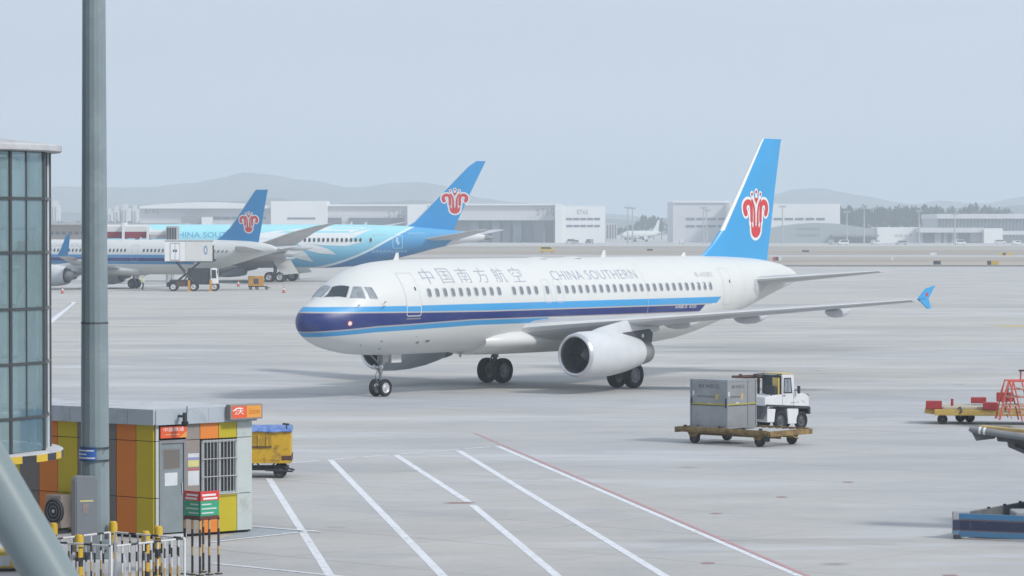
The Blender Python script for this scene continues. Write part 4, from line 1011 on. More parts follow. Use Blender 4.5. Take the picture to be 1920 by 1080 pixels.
for a, b_ in ((320, 328.2), (328.8, 337)):
    m = MB(); m.box(cx_(a), cx_(b_), -.045, -.01, cz_(487), cz_(457)); dd = m.build('door', M['box_white'], bx_)
    m = MB()
    for u0, u1, v0, v1 in ((a-.5, a+.1, 488, 456), (b_-.1, b_+.5, 488, 456), (a-.5, b_+.5, 488, 487), (a-.5, b_+.5, 457, 456)): m.box(cx_(u0), cx_(u1), -.055, -.04, cz_(v0), cz_(v1))
    m.build('door_frame', M['grey_mid'], bx_)
    m = MB(); q = cx_(b_-2 if a < 325 else a+2); m.box(q-.07, q+.07, -.1, -.05, cz_(472), cz_(468)); m.build('door_latch', M['frame_dark'], bx_)
o2 = [(cx_(385.5)+.22*math.cos(t*.2618*2), cz_(469)+.52*math.sin(t*.2618*2)) for t in range(12)]; i2 = [(cx_(385.5)+.13*math.cos(t*.2618*2), cz_(469)+.36*math.sin(t*.2618*2)) for t in range(12)]
decal('oval_logo', *ring_poly(o2, i2), lambda a, b_: Vector((a, -.042, b_)), M['logo_blue'], bx_, 5)
m = MB(); m.box(cx_(398), cx_(404), .4, 2.0, cz_(490), cz_(486)); m.box(cx_(398.2), cx_(400), .5, 1.9, cz_(486), cz_(460)); m.build('front_platform', M['frame_dark'], ct)
m = MB(); m.box(cx_(404)-.05, cx_(404), .4, 2.0, cz_(486), cz_(472)); m.build('platform_rail', M['steel'], ct)
zt, zb = cz_(491.5), cz_(529)
m = MB(); m.box(cx_(312), cx_(398), .15, .3, zt-.02, zt+.16); m.box(cx_(312), cx_(398), 2.1, 2.25, zt-.02, zt+.16); m.box(cx_(330), cx_(336), .15, 2.25, zt, zt+.1); m.box(cx_(380), cx_(386), .15, 2.25, zt, zt+.1); m.build('box_subframe', M['frame_dark'], ct)
for yy in (.25, 2.1):
    for (a, za), (b_, zb_) in (((330, zt), (362, zb)), ((374, zt), (330, zb))):
        m = MB(); m.tube((cx_(a), yy, za), (cx_(b_), yy+.08, zb_), .105, n=6); m.build('scissor_arm', M['frame_dark'], ct)
m = MB(); m.tube((cx_(349), .2, (zt+zb)/2), (cx_(349), 2.2, (zt+zb)/2), .1, n=8); m.tube((cx_(342), 1.1, zb), (cx_(366), 1.1, zt-.3), .09, n=8); m.build('lift_cylinder', M['steel'], ct)
m = MB(); m.box(cx_(352), cx_(392), .4, 2.0, cz_(530), cz_(503)); m.build('engine_housing', M['frame_dark'], ct, bevel=.05)
m = MB(); m.box(cx_(314), cx_(400), .35, 2.05, .75, 1.05); m.box(cx_(318), cx_(350), .2, 2.2, 1.05, 1.3); m.box(cx_(312), cx_(318), .3, 2.1, .5, .95); m.build('chassis', M['frame_dark'], ct)
m = MB(); pr_(m, [(cx_(395.5), .85), (cx_(408), .85), (cx_(408), 1.7), (cx_(405.5), 2.65), (cx_(395.5), 2.65)], .05, 2.35); cb = m.build('cab', M['box_white'], ct, bevel=.06)
m = MB(); pr_(m, [(cx_(397), 1.5), (cx_(405.5), 1.5), (cx_(404.5), 2.45), (cx_(397), 2.45)], .02, .05); m.build('side_window', M['glass_dark'], cb)
m = MB(); m.box(cx_(407), cx_(408.4), .3, 2.1, 1.75, 2.4); m.build('windshield', M['glass_dark'], cb)
for a in (325, 363, 402):
    for yy in (.25, 2.15): add_wheel_sub(ct, cx_(a), yy, .52, .32, 'rim')
for a in (354.5, 395):
    m = MB(); m.box(cx_(a)-.14, cx_(a)+.14, -.12, .12, .10, 1.25); m.box(cx_(a)-.25, cx_(a)+.25, -.2, .2, .0, .1); m.build('stabiliser_leg', M['orange'], ct)
m = MB(); m.box(cx_(330), cx_(352), .1, .3, .55, 1.1); m.build('side_box', simple('brown box', (.10, .06, .05), .7), ct)

# yellow ground cart
yc = at(480, 543); t = thing('ground_cart', 'small yellow ground power cart under the tail of the parked jet', 'cart', (yc.x, yc.y, 0), .1)
m = MB(); m.box(-.92, .92, -.5, .5, .42, 1.62); m.build('housing', M['orange'], t, bevel=.06)
m = MB(); m.box(-.3, .3, -.53, -.5, .7, 1.3); m.build('louvre', M['grey_dark'], t)
m = MB(); m.box(-.9, 1.3, -.4, .4, .32, .42); m.tube((1.3, 0, .37), (1.75, 0, .2), .03, n=6); m.build('drawbar', M['frame_dark'], t)
for a in (-.65, .1, 1.25):
    for s_ in (-1, 1): add_wheel_sub(t, a, s_*.42, .2, .12, 'grey_mid')
# white tug by the wide-body gear
tg = at(545, 526); t = thing('baggage_tug', 'small white tug parked beside the wide-body main wheels', 'tug', (tg.x-.2, tg.y+1, 0), 0)
m = MB(); pr_(m, [(-1.1, .35), (1.0, .35), (1.0, .95), (.2, 1.05), (-.1, 1.5), (-1.1, 1.5)], -.6, .6); m.build('body', M['white'], t, bevel=.06)
m = MB(); m.box(-.9, -.3, -.62, .62, 1.0, 1.35); m.build('window', M['glass_dark'], t)
for a in (-.7, .65):
    for s_ in (-1, 1): add_wheel_sub(t, a, s_*.55, .36, .25, 'rim')
for k, px in enumerate((557, 560.5)):
    q = at(px, 524); t = thing('marker_post', ['thin dark post, left of a pair behind the jet nose', 'thin dark post, right of a pair behind the jet nose'][k], 'post', (q.x, q.y, 0), 0, 'marker posts behind the jet nose')
    m = MB(); m.tube((0, 0, 0), (0, 0, 1.35-.3*k), .05, n=8); m.build('pole', M['frame_dark'], t)
    m = MB(); m.lathe([(0, .16), (.06, .16), (.07, .02)], 'z', 12); m.build('foot', M['frame_dark'], t)

# ---------------------------------------------------------------- jet bridges on the left
def bridge(px0, px1, d, py_top, py_bot, label, ad=True):
    t = thing('jet_bridge', label, 'jet bridge', (X((px0+px1)/2, d), d, 0), 0); w_ = (px1-px0)/FPX*d; z1, z0 = Z(py_top, d), Z(py_bot, d); zm = z0+(z1-z0)*.48
    m = MB(); m.box(-w_/2, w_/2, 0, 3, zm, z1-.25); m.loft([[(x, 1.5+1.5*math.cos(a), z1-.25+.25*math.sin(a)) for a in [math.pi*i/8 for i in range(9)]] for x in (-w_/2, w_/2)]); m.build('tunnel', M['white'], t)
    m = MB(); m.box(-w_/2+.1, w_/2-.1, -.03, 3.03, z0, zm); m.build('advert_panel', M['maroon' if ad else 'shed_grey'], t)
    m = MB(); m.box(-w_/2-.35, -w_/2, -.1, 3.1, z0-.1, z1+.25); m.build('end_frame', M['white_matt'], t)
    for s_ in ((-1.2,) if px0 < 230 else (-.05,) if px0 < 250 else (.9,)):
        m = MB(); m.tube((s_*w_*.5, 1.5, 0), (s_*w_*.5, 1.5, z0), .25, n=12); m.build('support_column', M['steel'], t, smooth=40)
    return t
bridge(196, 228, 421, 421, 447, 'white jet bridge with a maroon advert panel just right of the lamp pole')
bridge(234, 277, 419, 421, 447, 'white jet bridge with a longer maroon advert panel, left of the grey cab')
t = bridge(280, 314, 417, 431, 448, 'low grey jet bridge section beside the aqua fuselage', ad=False)
t = thing('jet_bridge_cab', 'grey boxy jet bridge cab against the aqua fuselage nose', 'jet bridge cab', (X(321, 415), 415, 0))
m = MB(); m.box(-.65, .75, 0, 3, 4.6, Z(424, 415)); m.build('cab', M['shed_grey'], t, bevel=.05)
m = MB(); 
for k in range(4): m.box(-.55+.33*k, -.33+.33*k, -.05, 0, 5.4, Z(427, 415))
m.v = m.v; cabw = m
for k in range(4):
    q = MB(); q.box(-.55+.33*k, -.33+.33*k, -.05, -.002, 5.4, Z(427, 415)); q.build('window', M['grey_dark'], t)
q = MB(); q.tube((0, 1.5, 0), (0, 1.5, 4.6), .25, n=12); q.build('support_column', M['steel'], t, smooth=40)

# ---------------------------------------------------------------- ramp worker walking by the parked jet
def person(px, py, label, hgt=1.70, rz=0.3):
    p = at(px, py); t = thing('person', label, 'person', (p.x, p.y, 0), rz)
    J = {'pel': (0, 0, .94), 'sp': (0, .02, 1.18), 'ch': (0, .02, 1.38), 'nk': (0, .01, 1.48), 'hd': (0, -.01, 1.60), 'top': (0, 0, 1.67),
         'hl': (-.09, 0, .90), 'kl': (-.10, -.16, .52), 'al': (-.10, -.02, .09), 'tl': (-.10, -.17, .035), 'hr': (.09, 0, .90), 'kr': (.10, .06, .50), 'ar': (.10, .26, .12), 'tr': (.10, .16, .035),
         'sl': (-.18, .02, 1.40), 'el': (-.24, .12, 1.14), 'wl': (-.22, .02, .92), 'fl': (-.21, -.04, .84), 'sr': (.18, .02, 1.40), 'er': (.25, -.06, 1.14), 'wr': (.22, -.22, .98), 'fr': (.20, -.30, .95)}
    rad = {'pel': .15, 'sp': .145, 'ch': .16, 'nk': .062, 'hd': .098, 'top': .075, 'hl': .095, 'kl': .068, 'al': .045, 'tl': .035, 'hr': .095, 'kr': .068, 'ar': .045, 'tr': .035, 'sl': .07, 'el': .05, 'wl': .036, 'fl': .034, 'sr': .07, 'er': .05, 'wr': .036, 'fr': .034}
    E_ = [('pel', 'sp'), ('sp', 'ch'), ('ch', 'nk'), ('nk', 'hd'), ('hd', 'top'), ('pel', 'hl'), ('hl', 'kl'), ('kl', 'al'), ('al', 'tl'), ('pel', 'hr'), ('hr', 'kr'), ('kr', 'ar'), ('ar', 'tr'), ('ch', 'sl'), ('sl', 'el'), ('el', 'wl'), ('wl', 'fl'), ('ch', 'sr'), ('sr', 'er'), ('er', 'wr'), ('wr', 'fr')]
    ks = list(J); me = bpy.data.meshes.new('body'); me.from_pydata([J[k] for k in ks], [(ks.index(a), ks.index(b_)) for a, b_ in E_], [])
    o = link_mesh('body', me, t); md = o.modifiers.new('skin', 'SKIN'); md.use_smooth_shade = True
    sv = me.skin_vertices[0].data
    for i, k in enumerate(ks): sv[i].radius = (rad[k], rad[k]*(.75 if k in ('pel', 'sp', 'ch') else 1))
    sv[0].use_root = True; o.modifiers.new('sub', 'SUBSURF').levels = 1; o.modifiers['sub'].render_levels = 1
    b = NB('ramp worker clothes and skin'); b.obj(); z = b.z
    c = b.mixc(b.step(z, .93, .01), (.03, .035, .05), (.62, .62, .50)); c = b.mixc(b.step(z, 1.475, .01), c, (.45, .28, .2)); c = b.mixc(b.step(z, 1.62, .01), c, (.02, .018, .016)); c = b.mixc(b.step(z, .075, .01), (.015, .015, .015), c)
    b.out(c, .8); me.materials.append(b.mat)
    m = MB()
    v = []; m.loft([[(.17*k*math.cos(a), .015+.115*k*math.sin(a), zz) for a in [2*math.pi*i/16 for i in range(16)]] for zz, k in ((.98, 1.02), (1.15, 1.03), (1.35, 1.08), (1.43, .8))], caps=False)
    m.build('vest', simple('pale yellow vest', (.62, .64, .30), .7), t, smooth=60, fixn=False)
    m = MB(); m.box(-.05, .05, -.125, -.09, 1.56, 1.60); m.build('face', simple('face skin', (.42, .27, .2), .7), t, bevel=.012)
    o.scale = (hgt/1.70,)*3
    return t
person(268, 544, 'ramp worker in a pale vest and dark trousers walking by the main wheels', 1.62, R(60))
# ---------------------------------------------------------------- kiosk with coloured wall panels
def colour(name, c, **k):
    M[name] = simple(name, c, **k); return name
colour('panel orange shaded', (.62, .175, .010), rough=.65, var=.05, scale=1); colour('panel yellow shaded', (.50, .38, .003), rough=.65, var=.05, scale=1)  # orange and yellow of the left wall, with its shade put into the colour
colour('panel brown grey', (.15, .135, .125), rough=.55, var=.06); colour('panel warm grey', (.27, .235, .215), grime=(.21, .185, .17), gs=2.3, rough=.55, var=.06)
colour('panel orange lit', (.72, .22, .03), rough=.5, var=.05); colour('panel yellow lit', (.50, .41, .01), rough=.5, var=.05)  # the same orange and yellow as lit copies for the sunny wall
colour('panel off white', (.48, .53, .52), grime=(.40, .43, .41), gs=2.3, rough=.55, var=.05); colour('fascia blue grey', (.39, .44, .49), grime=(.32, .36, .39), gs=2.3, rough=.5, var=.05, scale=1.0)
colour('door grey', (.22, .26, .28), rough=.4, var=.14, scale=2.0); colour('joint black', (.02, .02, .02), rough=.8)
colour('sign orange red', (.75, .10, .03), rough=.45, var=.04); colour('sign amber', (.75, .32, .05), rough=.45, var=.04); colour('window interior dark', (.03, .034, .04), rough=.15, var=.3)
colour('paper white', (.60, .63, .66), rough=.7); colour('paper red', (.55, .10, .12), rough=.7); colour('paper yellow', (.62, .58, .25), rough=.7); colour('paper blue', (.25, .27, .5), rough=.7)
colour('roof pale', (.50, .52, .55), rough=.8, var=.12, grime=(.36, .37, .38), gs=.8)
K0 = Vector((-8.32, 74.5, 0)); rd = Vector((2.09, 1.80, 0)).normalized(); ld = Vector((-2.68, 2.0, 0)).normalized()
RL, LL = 2.77, 5.6
kiosk = thing('kiosk', 'small flat-roofed service kiosk clad in orange, yellow and grey panels', 'kiosk', (K0.x, K0.y, 0))
def frame(d, out):      # local matrix: s along the wall, t outwards, z up
    n = Vector((d.y, -d.x, 0)); n = n if n.dot(Vector((0, -1, 0))) > 0 else -n
    return Matrix(((d.x, n.x, 0, 0), (d.y, n.y, 0, 0), (0, 0, 1, 0), (0, 0, 0, 1)))
FR, FL = frame(rd, 1), frame(ld, 1)
def s_at(px, d):
    k = (px-960)/FPX; return (k*K0.y - K0.x)/(d.x - k*d.y)
back = K0 + rd*RL + Vector((-rd.y, rd.x, 0))*3.0
p_l = ld*LL; p_r = rd*RL
poly = [(p_l.x, p_l.y), (0, 0), (p_r.x, p_r.y), (p_r.x-1.9, p_r.y+2.4), (p_l.x+.6, p_l.y+2.6)]
def inset(d): return [(x + (0 if False else 0), y+.0) for x, y in poly]
core = [(p_l.x+.03, p_l.y+.045), (0, .045), (p_r.x-.03, p_r.y+.045), (p_r.x-1.9, p_r.y+2.35), (p_l.x+.6, p_l.y+2.55)]
core = [(x*1.0, y+.02) for x, y in core]
m = MB(); m.prism(core, 0.02, 2.68); kw = m.build('wall', M['joint black'], kiosk)
m = MB(); m.prism([(x*1.0, y) for x, y in core], 0.0, .02); 
def pan(name, FM, s0, s1, z0, z1, mat, t0=-.02, t1=.03, par=None, gap=.008, bev=0):
    m = MB(); m.box(s0+gap, s1-gap, t0, t1, z0+gap, z1-gap, FM); return m.build(name, M[mat], par or kiosk, bevel=bev)
rows = [(.06, .95), (.95, 2.28), (2.28, 2.66)]
edges = [(38, 'panel brown grey'), (74, 'panel orange shaded'), (109, 'panel yellow shaded'), (146, 'panel brown grey'), (183, 'panel brown grey'), (219, 'panel orange shaded'), (256, 'panel yellow shaded'), (289, None)]
for (a, mt), (b_, _) in zip(edges, edges[1:]):
    sa, sb = s_at(b_, ld), s_at(a, ld)
    for z0, z1 in rows: pan('wall_panel', FL, max(sa, .02), sb, z0, z1, mt)
sa = s_at(38, ld); cyc = ['panel yellow shaded', 'panel orange shaded', 'panel brown grey']; k = 0
while sa < LL-.1:
    for z0, z1 in rows: pan('wall_panel', FL, sa, min(sa+.55, LL), z0, z1, cyc[k % 3])
    sa += .55; k += 1
sR = lambda px: s_at(px, rd)
for z0, z1 in rows: pan('wall_panel', FR, 0, sR(296), z0, z1, 'panel off white')
pan('wall_panel', FR, sR(346), sR(373), .06, 2.28, 'panel warm grey'); pan('wall_panel', FR, sR(346), sR(373), 2.28, 2.66, 'panel warm grey')
pan('wall_panel', FR, sR(373), sR(408), 2.28, 2.66, 'panel orange lit'); pan('wall_panel', FR, sR(408), sR(442), 2.28, 2.66, 'panel yellow lit')
pan('wall_panel', FR, sR(373), sR(408), .06, .95, 'panel orange lit'); pan('wall_panel', FR, sR(408), sR(442), .06, .95, 'panel yellow lit')
for z0, z1 in rows: pan('wall_panel', FR, sR(442), RL, z0, z1, 'panel off white')
# door
dr = pan('door', FR, sR(300), sR(342), .12, 2.22, 'door grey', t1=.02)
for a, b_, z0, z1 in ((296, 300, .08, 2.30), (342, 346, .08, 2.30)): pan('door_frame', FR, sR(a), sR(b_), z0, z1, 'grey_mid', t1=.05, par=dr, gap=.002)
pan('door_frame', FR, sR(300), sR(342), 2.22, 2.30, 'grey_mid', t1=.05, par=dr, gap=.002); pan('door_sill', FR, sR(297), sR(345), 0, .10, 'roof pale', t1=.10, par=dr)
pan('door_vision_panel', FR, sR(303), sR(337), 1.60, 2.12, 'grey_mid', t0=.021, t1=.026, par=dr); pan('door_vision_panel', FR, sR(303), sR(337), 1.60, 2.10, 'panel brown grey', t0=.0262, t1=.028, par=dr, gap=.03)
pan('notice', FR, sR(306), sR(331), 1.22, 1.54, 'paper white', t0=.022, t1=.030, par=dr)
pan('door_lock', FR, sR(338), sR(340.5), 1.02, 1.30, 'rim', t0=.02, t1=.05, par=dr)
# sign over the door
sg = pan('door_sign', FR, sR(297), sR(347), 2.34, 2.63, 'sign orange red', t0=.03, t1=.07)
def flat(FM, t): return lambda a, b_: FM @ Vector((a, t, b_))
decal('sign_character', *fit_text('中国联通', sR(303), sR(341), 2.50, 2.595), flat(FR, .0715), M['em_white'], sg, 3)
decal('sign_wedge', *poly2([(sR(332), 2.35), (sR(346.5), 2.35), (sR(346.5), 2.50)]), flat(FR, .0712), M['sign amber'], sg, 3)
decal('sign_underline', *poly2([(sR(306), 2.42), (sR(334), 2.42), (sR(334), 2.435), (sR(306), 2.435)]), flat(FR, .0716), M['paper yellow'], sg, 3)
# barred window
w0, w1, z0, z1 = sR(375), sR(441), .97, 2.24
wn = pan('window', FR, w0, w1, z0, z1, 'window interior dark', t1=.012, gap=0)
for a, b_, c0, c1 in ((w0, w0+.05, z0, z1), (w1-.05, w1, z0, z1), ((w0+w1)/2-.025, (w0+w1)/2+.025, z0, z1)): pan('window_frame', FR, a, b_, c0, c1, 'panel off white', t0=.012, t1=.055, par=wn, gap=.001)
for c0, c1 in ((z0, z0+.05), (z1-.05, z1)): pan('window_frame', FR, w0+.05, w1-.05, c0, c1, 'panel off white', t0=.013, t1=.052, par=wn, gap=.001)
for i in range(11):
    s_ = w0+.03+(w1-w0-.06)*i/10; q = MB(); q.tube(FR @ Vector((s_, .10, z0-.03)), FR @ Vector((s_, .10, z1+.03)), .0095, n=6); q.build('window_bar', M['rim'], wn)
for zz in (z0, z0+.42, z0+.84, z1):
    q = MB(); q.tube(FR @ Vector((w0-.02, .112, zz)), FR @ Vector((w1+.02, .112, zz)), .012, n=6); q.build('window_bar', M['rim'], wn)
# papers beside the window
for a0, a1, mt in ((1.86, 1.96, 'paper white'), (1.80, 1.86, 'paper blue'), (1.64, 1.80, 'paper yellow'), (1.56, 1.60, 'paper red'), (1.20, 1.55, 'paper white')):
    pan('notice', FR, sR(350), sR(371), a0, a1, mt, t0=.031, t1=.036, gap=.002)
# roof slab and fascia
rf = MB(); 
off = .12
ro = [(p_l.x-.1, p_l.y-.12), (0.0, -.16), (p_r.x+.12, p_r.y-.02), (p_r.x-1.9+.1, p_r.y+2.55), (p_l.x+.5, p_l.y+2.75)]
rf.prism(ro, 2.68, 2.98); roof = rf.build('roof', M['roof pale'], kiosk)
def fas(px0, px1, FM, d, o):
    pass
C1 = Vector((0.0, -.16, 0))
def fpan(a, b_, name='fascia_panel'):
    a, b_ = Vector((a[0], a[1], 0)), Vector((b_[0], b_[1], 0)); d = (b_-a); L = d.length; d.normalize(); n = Vector((d.y, -d.x, 0)); n = n if n.y < 0 else -n
    FM = Matrix(((d.x, n.x, 0, a.x), (d.y, n.y, 0, a.y), (0, 0, 1, 0), (0, 0, 0, 1))); return FM, L
FMl, Ll = fpan((0.0, -.16), ro[0]); FMr, Lr = fpan((0.0, -.16), ro[2])
def s2(px, FM):      # position along a fascia from the pixel column
    d = Vector((FM[0][0], FM[1][0])); o = Vector((FM[0][3]+K0.x, FM[1][3]+K0.y)); k = (px-960)/FPX; return (k*o.y-o.x)/(d.x-k*d.y)
cuts = [0.0] + [s2(px, FMl) for px in (240, 204, 168, 132, 95, 58)] + [Ll]
for a, b_ in zip(cuts, cuts[1:]):
    m = MB(); m.box(a+.006, b_-.006, .0, .03, 2.665, 3.03, FMl); m.build('fascia_panel', M['fascia blue grey'], kiosk)
for a, b_ in ((0.03, Lr*.52), (Lr*.52, Lr)):
    m = MB(); m.box(a+.003, b_-.003, .0, .03, 2.665, 3.03, FMr); m.build('fascia_panel', M['fascia blue grey'], kiosk)
# dome camera on the fascia
m = MB(); q = s2(333, FMr); m.tube(FMr @ Vector((q, .03, 2.86)), FMr @ Vector((q, .30, 2.86)), .03, n=8); m.tube(FMr @ Vector((q, .28, 2.72)), FMr @ Vector((q, .28, 2.95)), .055, n=10); m.tube(FMr @ Vector((q+.06, .28, 2.93)), FMr @ Vector((q+.06, .28, 3.1)), .012, n=6)
cmr = m.build('security_camera', M['frame_dark'], kiosk, smooth=40)
m = MB(); m.lathe([(2.62, .01), (2.64, .06), (2.70, .085), (2.74, .085)], 'z', 14, tuple((FMr @ Vector((q, .28, 0))))); m.build('camera_dome', M['black'], cmr, smooth=50)
# light box sign on the roof corner
a, b_ = s2(421, FMr), s2(482, FMr)
m = MB(); m.box(a, b_, .035, .22, 2.72, 3.08, FMr); lb = m.build('sign_box', M['panel warm grey'], kiosk, bevel=.02)
mid = s2(452, FMr)
decal('sign_face', *poly2([(a+.05, 2.76), (mid, 2.76), (mid, 3.04), (a+.05, 3.04)]), flat(FMr, .222), M['sign orange red'], lb, 5)
decal('sign_face', *poly2([(mid, 2.76), (b_-.05, 2.76), (b_-.05, 3.04), (mid, 3.04)]), flat(FMr, .222), M['sign amber'], lb, 5)
decal('sign_character', *fit_text('沃', a+.12, a+.40, 2.84, 3.0), flat(FMr, .224), M['em_white'], lb, 5); decal('sign_swoosh', *stroke([(a+.08, 2.93), (a+.22, 3.0), (a+.36, 2.98)], .03), flat(FMr, .2245), M['em_white'], lb, 5)
colour('sign letter brown', (.45, .14, .02))
decal('sign_lettering', *fit_text('Unicom', mid+.06, b_-.1, 2.84, 2.98), flat(FMr, .224), M['sign letter brown'], lb, 5)
# air conditioner against the shaded wall
q0, q1 = s_at(139, ld), s_at(110, ld)
ac = thing('air_conditioner', 'white outdoor air conditioner unit against the kiosk wall behind the lamp pole', 'air conditioner', (K0.x, K0.y, 0))
m = MB(); m.box(q0, q1, .12, .46, .14, .92, FL); m.build('housing', M['panel warm grey'], ac, bevel=.02)
cc = FL @ Vector(((q0+q1)/2-.02, .47, .54)); nrm = (FL @ Vector((0, 1, 0))) - (FL @ Vector((0, 0, 0)))
qt = nrm.to_track_quat('Z', 'Y').to_matrix().to_4x4()
def disc(prof, mat, name, par, c):
    m = MB(); m.lathe(prof, 'z', 26); m.v = [tuple(Vector(c) + (qt @ Vector(p))) for p in m.v]; return m.build(name, mat, par, smooth=40)
fg = disc([(0, .01), (.0, .30), (-.03, .32)], M['black'], 'fan_opening', ac, cc + nrm*.004)
for r in (.12, .21, .29): disc([(.012, r-.006), (.018, r), (.012, r+.006)], M['grey_mid'], 'fan_guard_ring', fg, cc + nrm*.004)
disc([(0, .045), (.02, .04), (.021, .005)], M['steel'], 'fan_hub', fg, cc + nrm*.008)
m = MB(); 
for s_ in (q0+.12, q1-.12):
    q = MB(); q.box(s_-.03, s_+.03, .1, .5, 0, .14, FL); q.build('foot', M['frame_dark'], ac)

# ---------------------------------------------------------------- tall lamp pole with cabinet and blue plate
M['pole_paint'] = simple('pole blue grey paint', (.215, .27, .29), .45, var=.10, scale=1.3, grime=(.28, .33, .35), gs=.5)
M['cabinet'] = simple('cabinet grey paint', (.185, .205, .23), .45, var=.06)
PD = 66.0; px_c = X(177.2, PD)
pole = thing('lamp_pole', 'tall tapering grey steel lamp pole standing in front of the kiosk', 'lamp pole', (px_c, PD, 0), R(8))
def prad(z): return float(np.interp(z, [0, 12, 26], [.302, .243, .17]))
m = MB(); rings = []
NS = 16
for z in (.5, 5.30): rings.append([(prad(z)*math.cos(2*math.pi*i/NS), prad(z)*math.sin(2*math.pi*i/NS), z) for i in range(NS)])
m.loft(rings); m.build('lower_shaft', M['pole_paint'], pole)
m = MB(); rings = []
for z in (5.31, 26): rings.append([((prad(z)-.004)*math.cos(2*math.pi*i/NS), (prad(z)-.004)*math.sin(2*math.pi*i/NS), z) for i in range(NS)])
m.loft(rings); m.build('upper_shaft', M['pole_paint'], pole)
m = MB(); m.lathe([(5.28, prad(5.3)+.004), (5.30, prad(5.3)+.008), (5.32, prad(5.3)+.004)], 'z', NS); m.build('joint_ring', M['grey_dark'], pole)
m = MB(); m.tube((0, 0, 26), (0, 0, 26.3), .5, .5, 16); 
for k in range(6): m.box(.5*math.cos(k*1.047)-.25, .5*math.cos(k*1.047)+.25, .5*math.sin(k*1.047)-.2, .5*math.sin(k*1.047)+.2, 26.3, 26.6)
m.build('lamp_head', M['steel'], pole)
m = MB(); m.box(-.36, .36, -.36, .36, .45, .85); m.build('base_collar', M['pole_paint'], pole, bevel=.02)
m = MB(); m.box(-.62, .62, -.62, .62, 0, .45); m.build('concrete_foot', M['roof pale'], pole, bevel=.03)
for sx_, sy_ in ((-.2, -1), (.2, -1)):
    m = MB(); m.tube((sx_, sy_*.36, .62), (sx_, sy_*.40, .62), .03, n=6); m.build('bolt', M['frame_dark'], pole)
# cabinet strapped to the pole
cb = thing('control_cabinet', 'grey round-topped control cabinet fixed to the front of the lamp pole', 'cabinet', (X(158, PD-.45), PD-.5, 0), R(22))
hw_ = .24; m = MB(); pl = [(-hw_, .62), (hw_, .62), (hw_, 2.06)] + [(hw_-.12+.12*math.cos(R(a)), 2.06+.12*math.sin(R(a))) for a in range(15, 91, 15)] + [(-hw_+.12+.12*math.cos(R(a)), 2.06+.12*math.sin(R(a))) for a in range(90, 180, 15)] + [(-hw_, 2.06)]
pr_(m, pl, -.16, .16); m.build('housing', M['cabinet'], cb, bevel=.012)
m = MB(); pr_(m, [(-hw_+.03, .66), (hw_-.03, .66), (hw_-.03, 2.08), (-hw_+.03, 2.08)], -.172, -.161); m.build('door', M['cabinet'], cb, bevel=.003)
m = MB(); m.box(-.08, .04, -.178, -.173, 1.42, 1.62); m.build('label_plate', M['panel warm grey'], cb)
m = MB(); m.box(-.14, .14, -.178, -.173, 1.66, 1.69); m.build('label_strip', M['paper yellow'], cb)
# blue plate strapped round the pole
M['plate_blue'] = simple('plate blue', (.035, .14, .46), .45, var=.06)
bp = thing('pole_sign', 'small blue notice plate strapped round the lamp pole', 'sign', (px_c, PD, 0), 0)
zs0, zs1 = Z(866, PD-.3), Z(839, PD-.3)
m = MB(); rr = prad(2.6)+.03; n = 10; vs = []; a0, a1 = R(182), R(283)
for i in range(n+1):
    a = a0+(a1-a0)*i/n
    for z in (zs0, zs1): vs += [(rr*math.cos(a), rr*math.sin(a), z), ((rr+.008)*math.cos(a), (rr+.008)*math.sin(a), z)]
for i in range(n):
    k = 4*i; m.add([vs[k+j] for j in (0, 1, 2, 3, 4, 5, 6, 7)], [(1, 5, 7, 3), (0, 2, 6, 4), (0, 4, 5, 1), (2, 3, 7, 6)])
pt = m.build('plate', M['plate_blue'], bp)
for zz in (zs0+.02, zs1-.02):
    m = MB(); m.lathe([(zz-.012, rr+.002), (zz-.012, rr+.012), (zz+.012, rr+.012), (zz+.012, rr+.002)], 'z', 20); m.tube((rr*.8, -rr*.6, zz), (rr*.95, -rr*.95, zz), .015, n=6); m.build('strap', M['frame_dark'], bp)
for k, (u0, u1) in enumerate(((.12, .9), (.06, .62), (.2, .95))):
    m = MB(); z = zs1-.06-.075*k; vs = []; n2 = 8
    for i in range(n2+1):
        a = a0+(a1-a0)*(u0+(u1-u0)*i/n2); vs += [((rr+.0095)*math.cos(a), (rr+.0095)*math.sin(a), z), ((rr+.0095)*math.cos(a), (rr+.0095)*math.sin(a), z-.026)]
    m.add(vs, [(2*i, 2*i+2, 2*i+3, 2*i+1) for i in range(n2)]); m.build('print_line', M['em_white'], pt)

# ---------------------------------------------------------------- glass rotunda at the left edge
def glass():
    b = NB('tinted glass'); nt_ = b.nt; nt_.nodes.remove(b.bsdf)
    tr = b.n('ShaderNodeBsdfTransparent'); tr.inputs[0].default_value = (.72, .82, .83, 1)
    gl = b.n('ShaderNodeBsdfGlossy'); gl.inputs['Roughness'].default_value = .03; gl.inputs[0].default_value = (.85, .92, .95, 1)
    df = b.n('ShaderNodeBsdfDiffuse'); df.inputs[0].default_value = (.45, .60, .64, 1)
    fr = b.n('ShaderNodeFresnel'); fr.inputs[0].default_value = 1.55
    dn = b.noise(.9, 5, .6, mul=(1, 1, .4))
    m1 = b.n('ShaderNodeMixShader'); b.setin(m1.inputs[0], b.lin(dn, .3, .75, .12, .34)); nt_.links.new(tr.outputs[0], m1.inputs[1]); nt_.links.new(df.outputs[0], m1.inputs[2])
    m2 = b.n('ShaderNodeMixShader'); b.setin(m2.inputs[0], b.m('MINIMUM', b.m('ADD', fr.outputs[0], .04), .34)); nt_.links.new(m1.outputs[0], m2.inputs[1]); nt_.links.new(gl.outputs[0], m2.inputs[2])
    nt_.links.new(m2.outputs[0], nt_.nodes['Material Output'].inputs['Surface']); return b.mat
M['glass'] = glass()
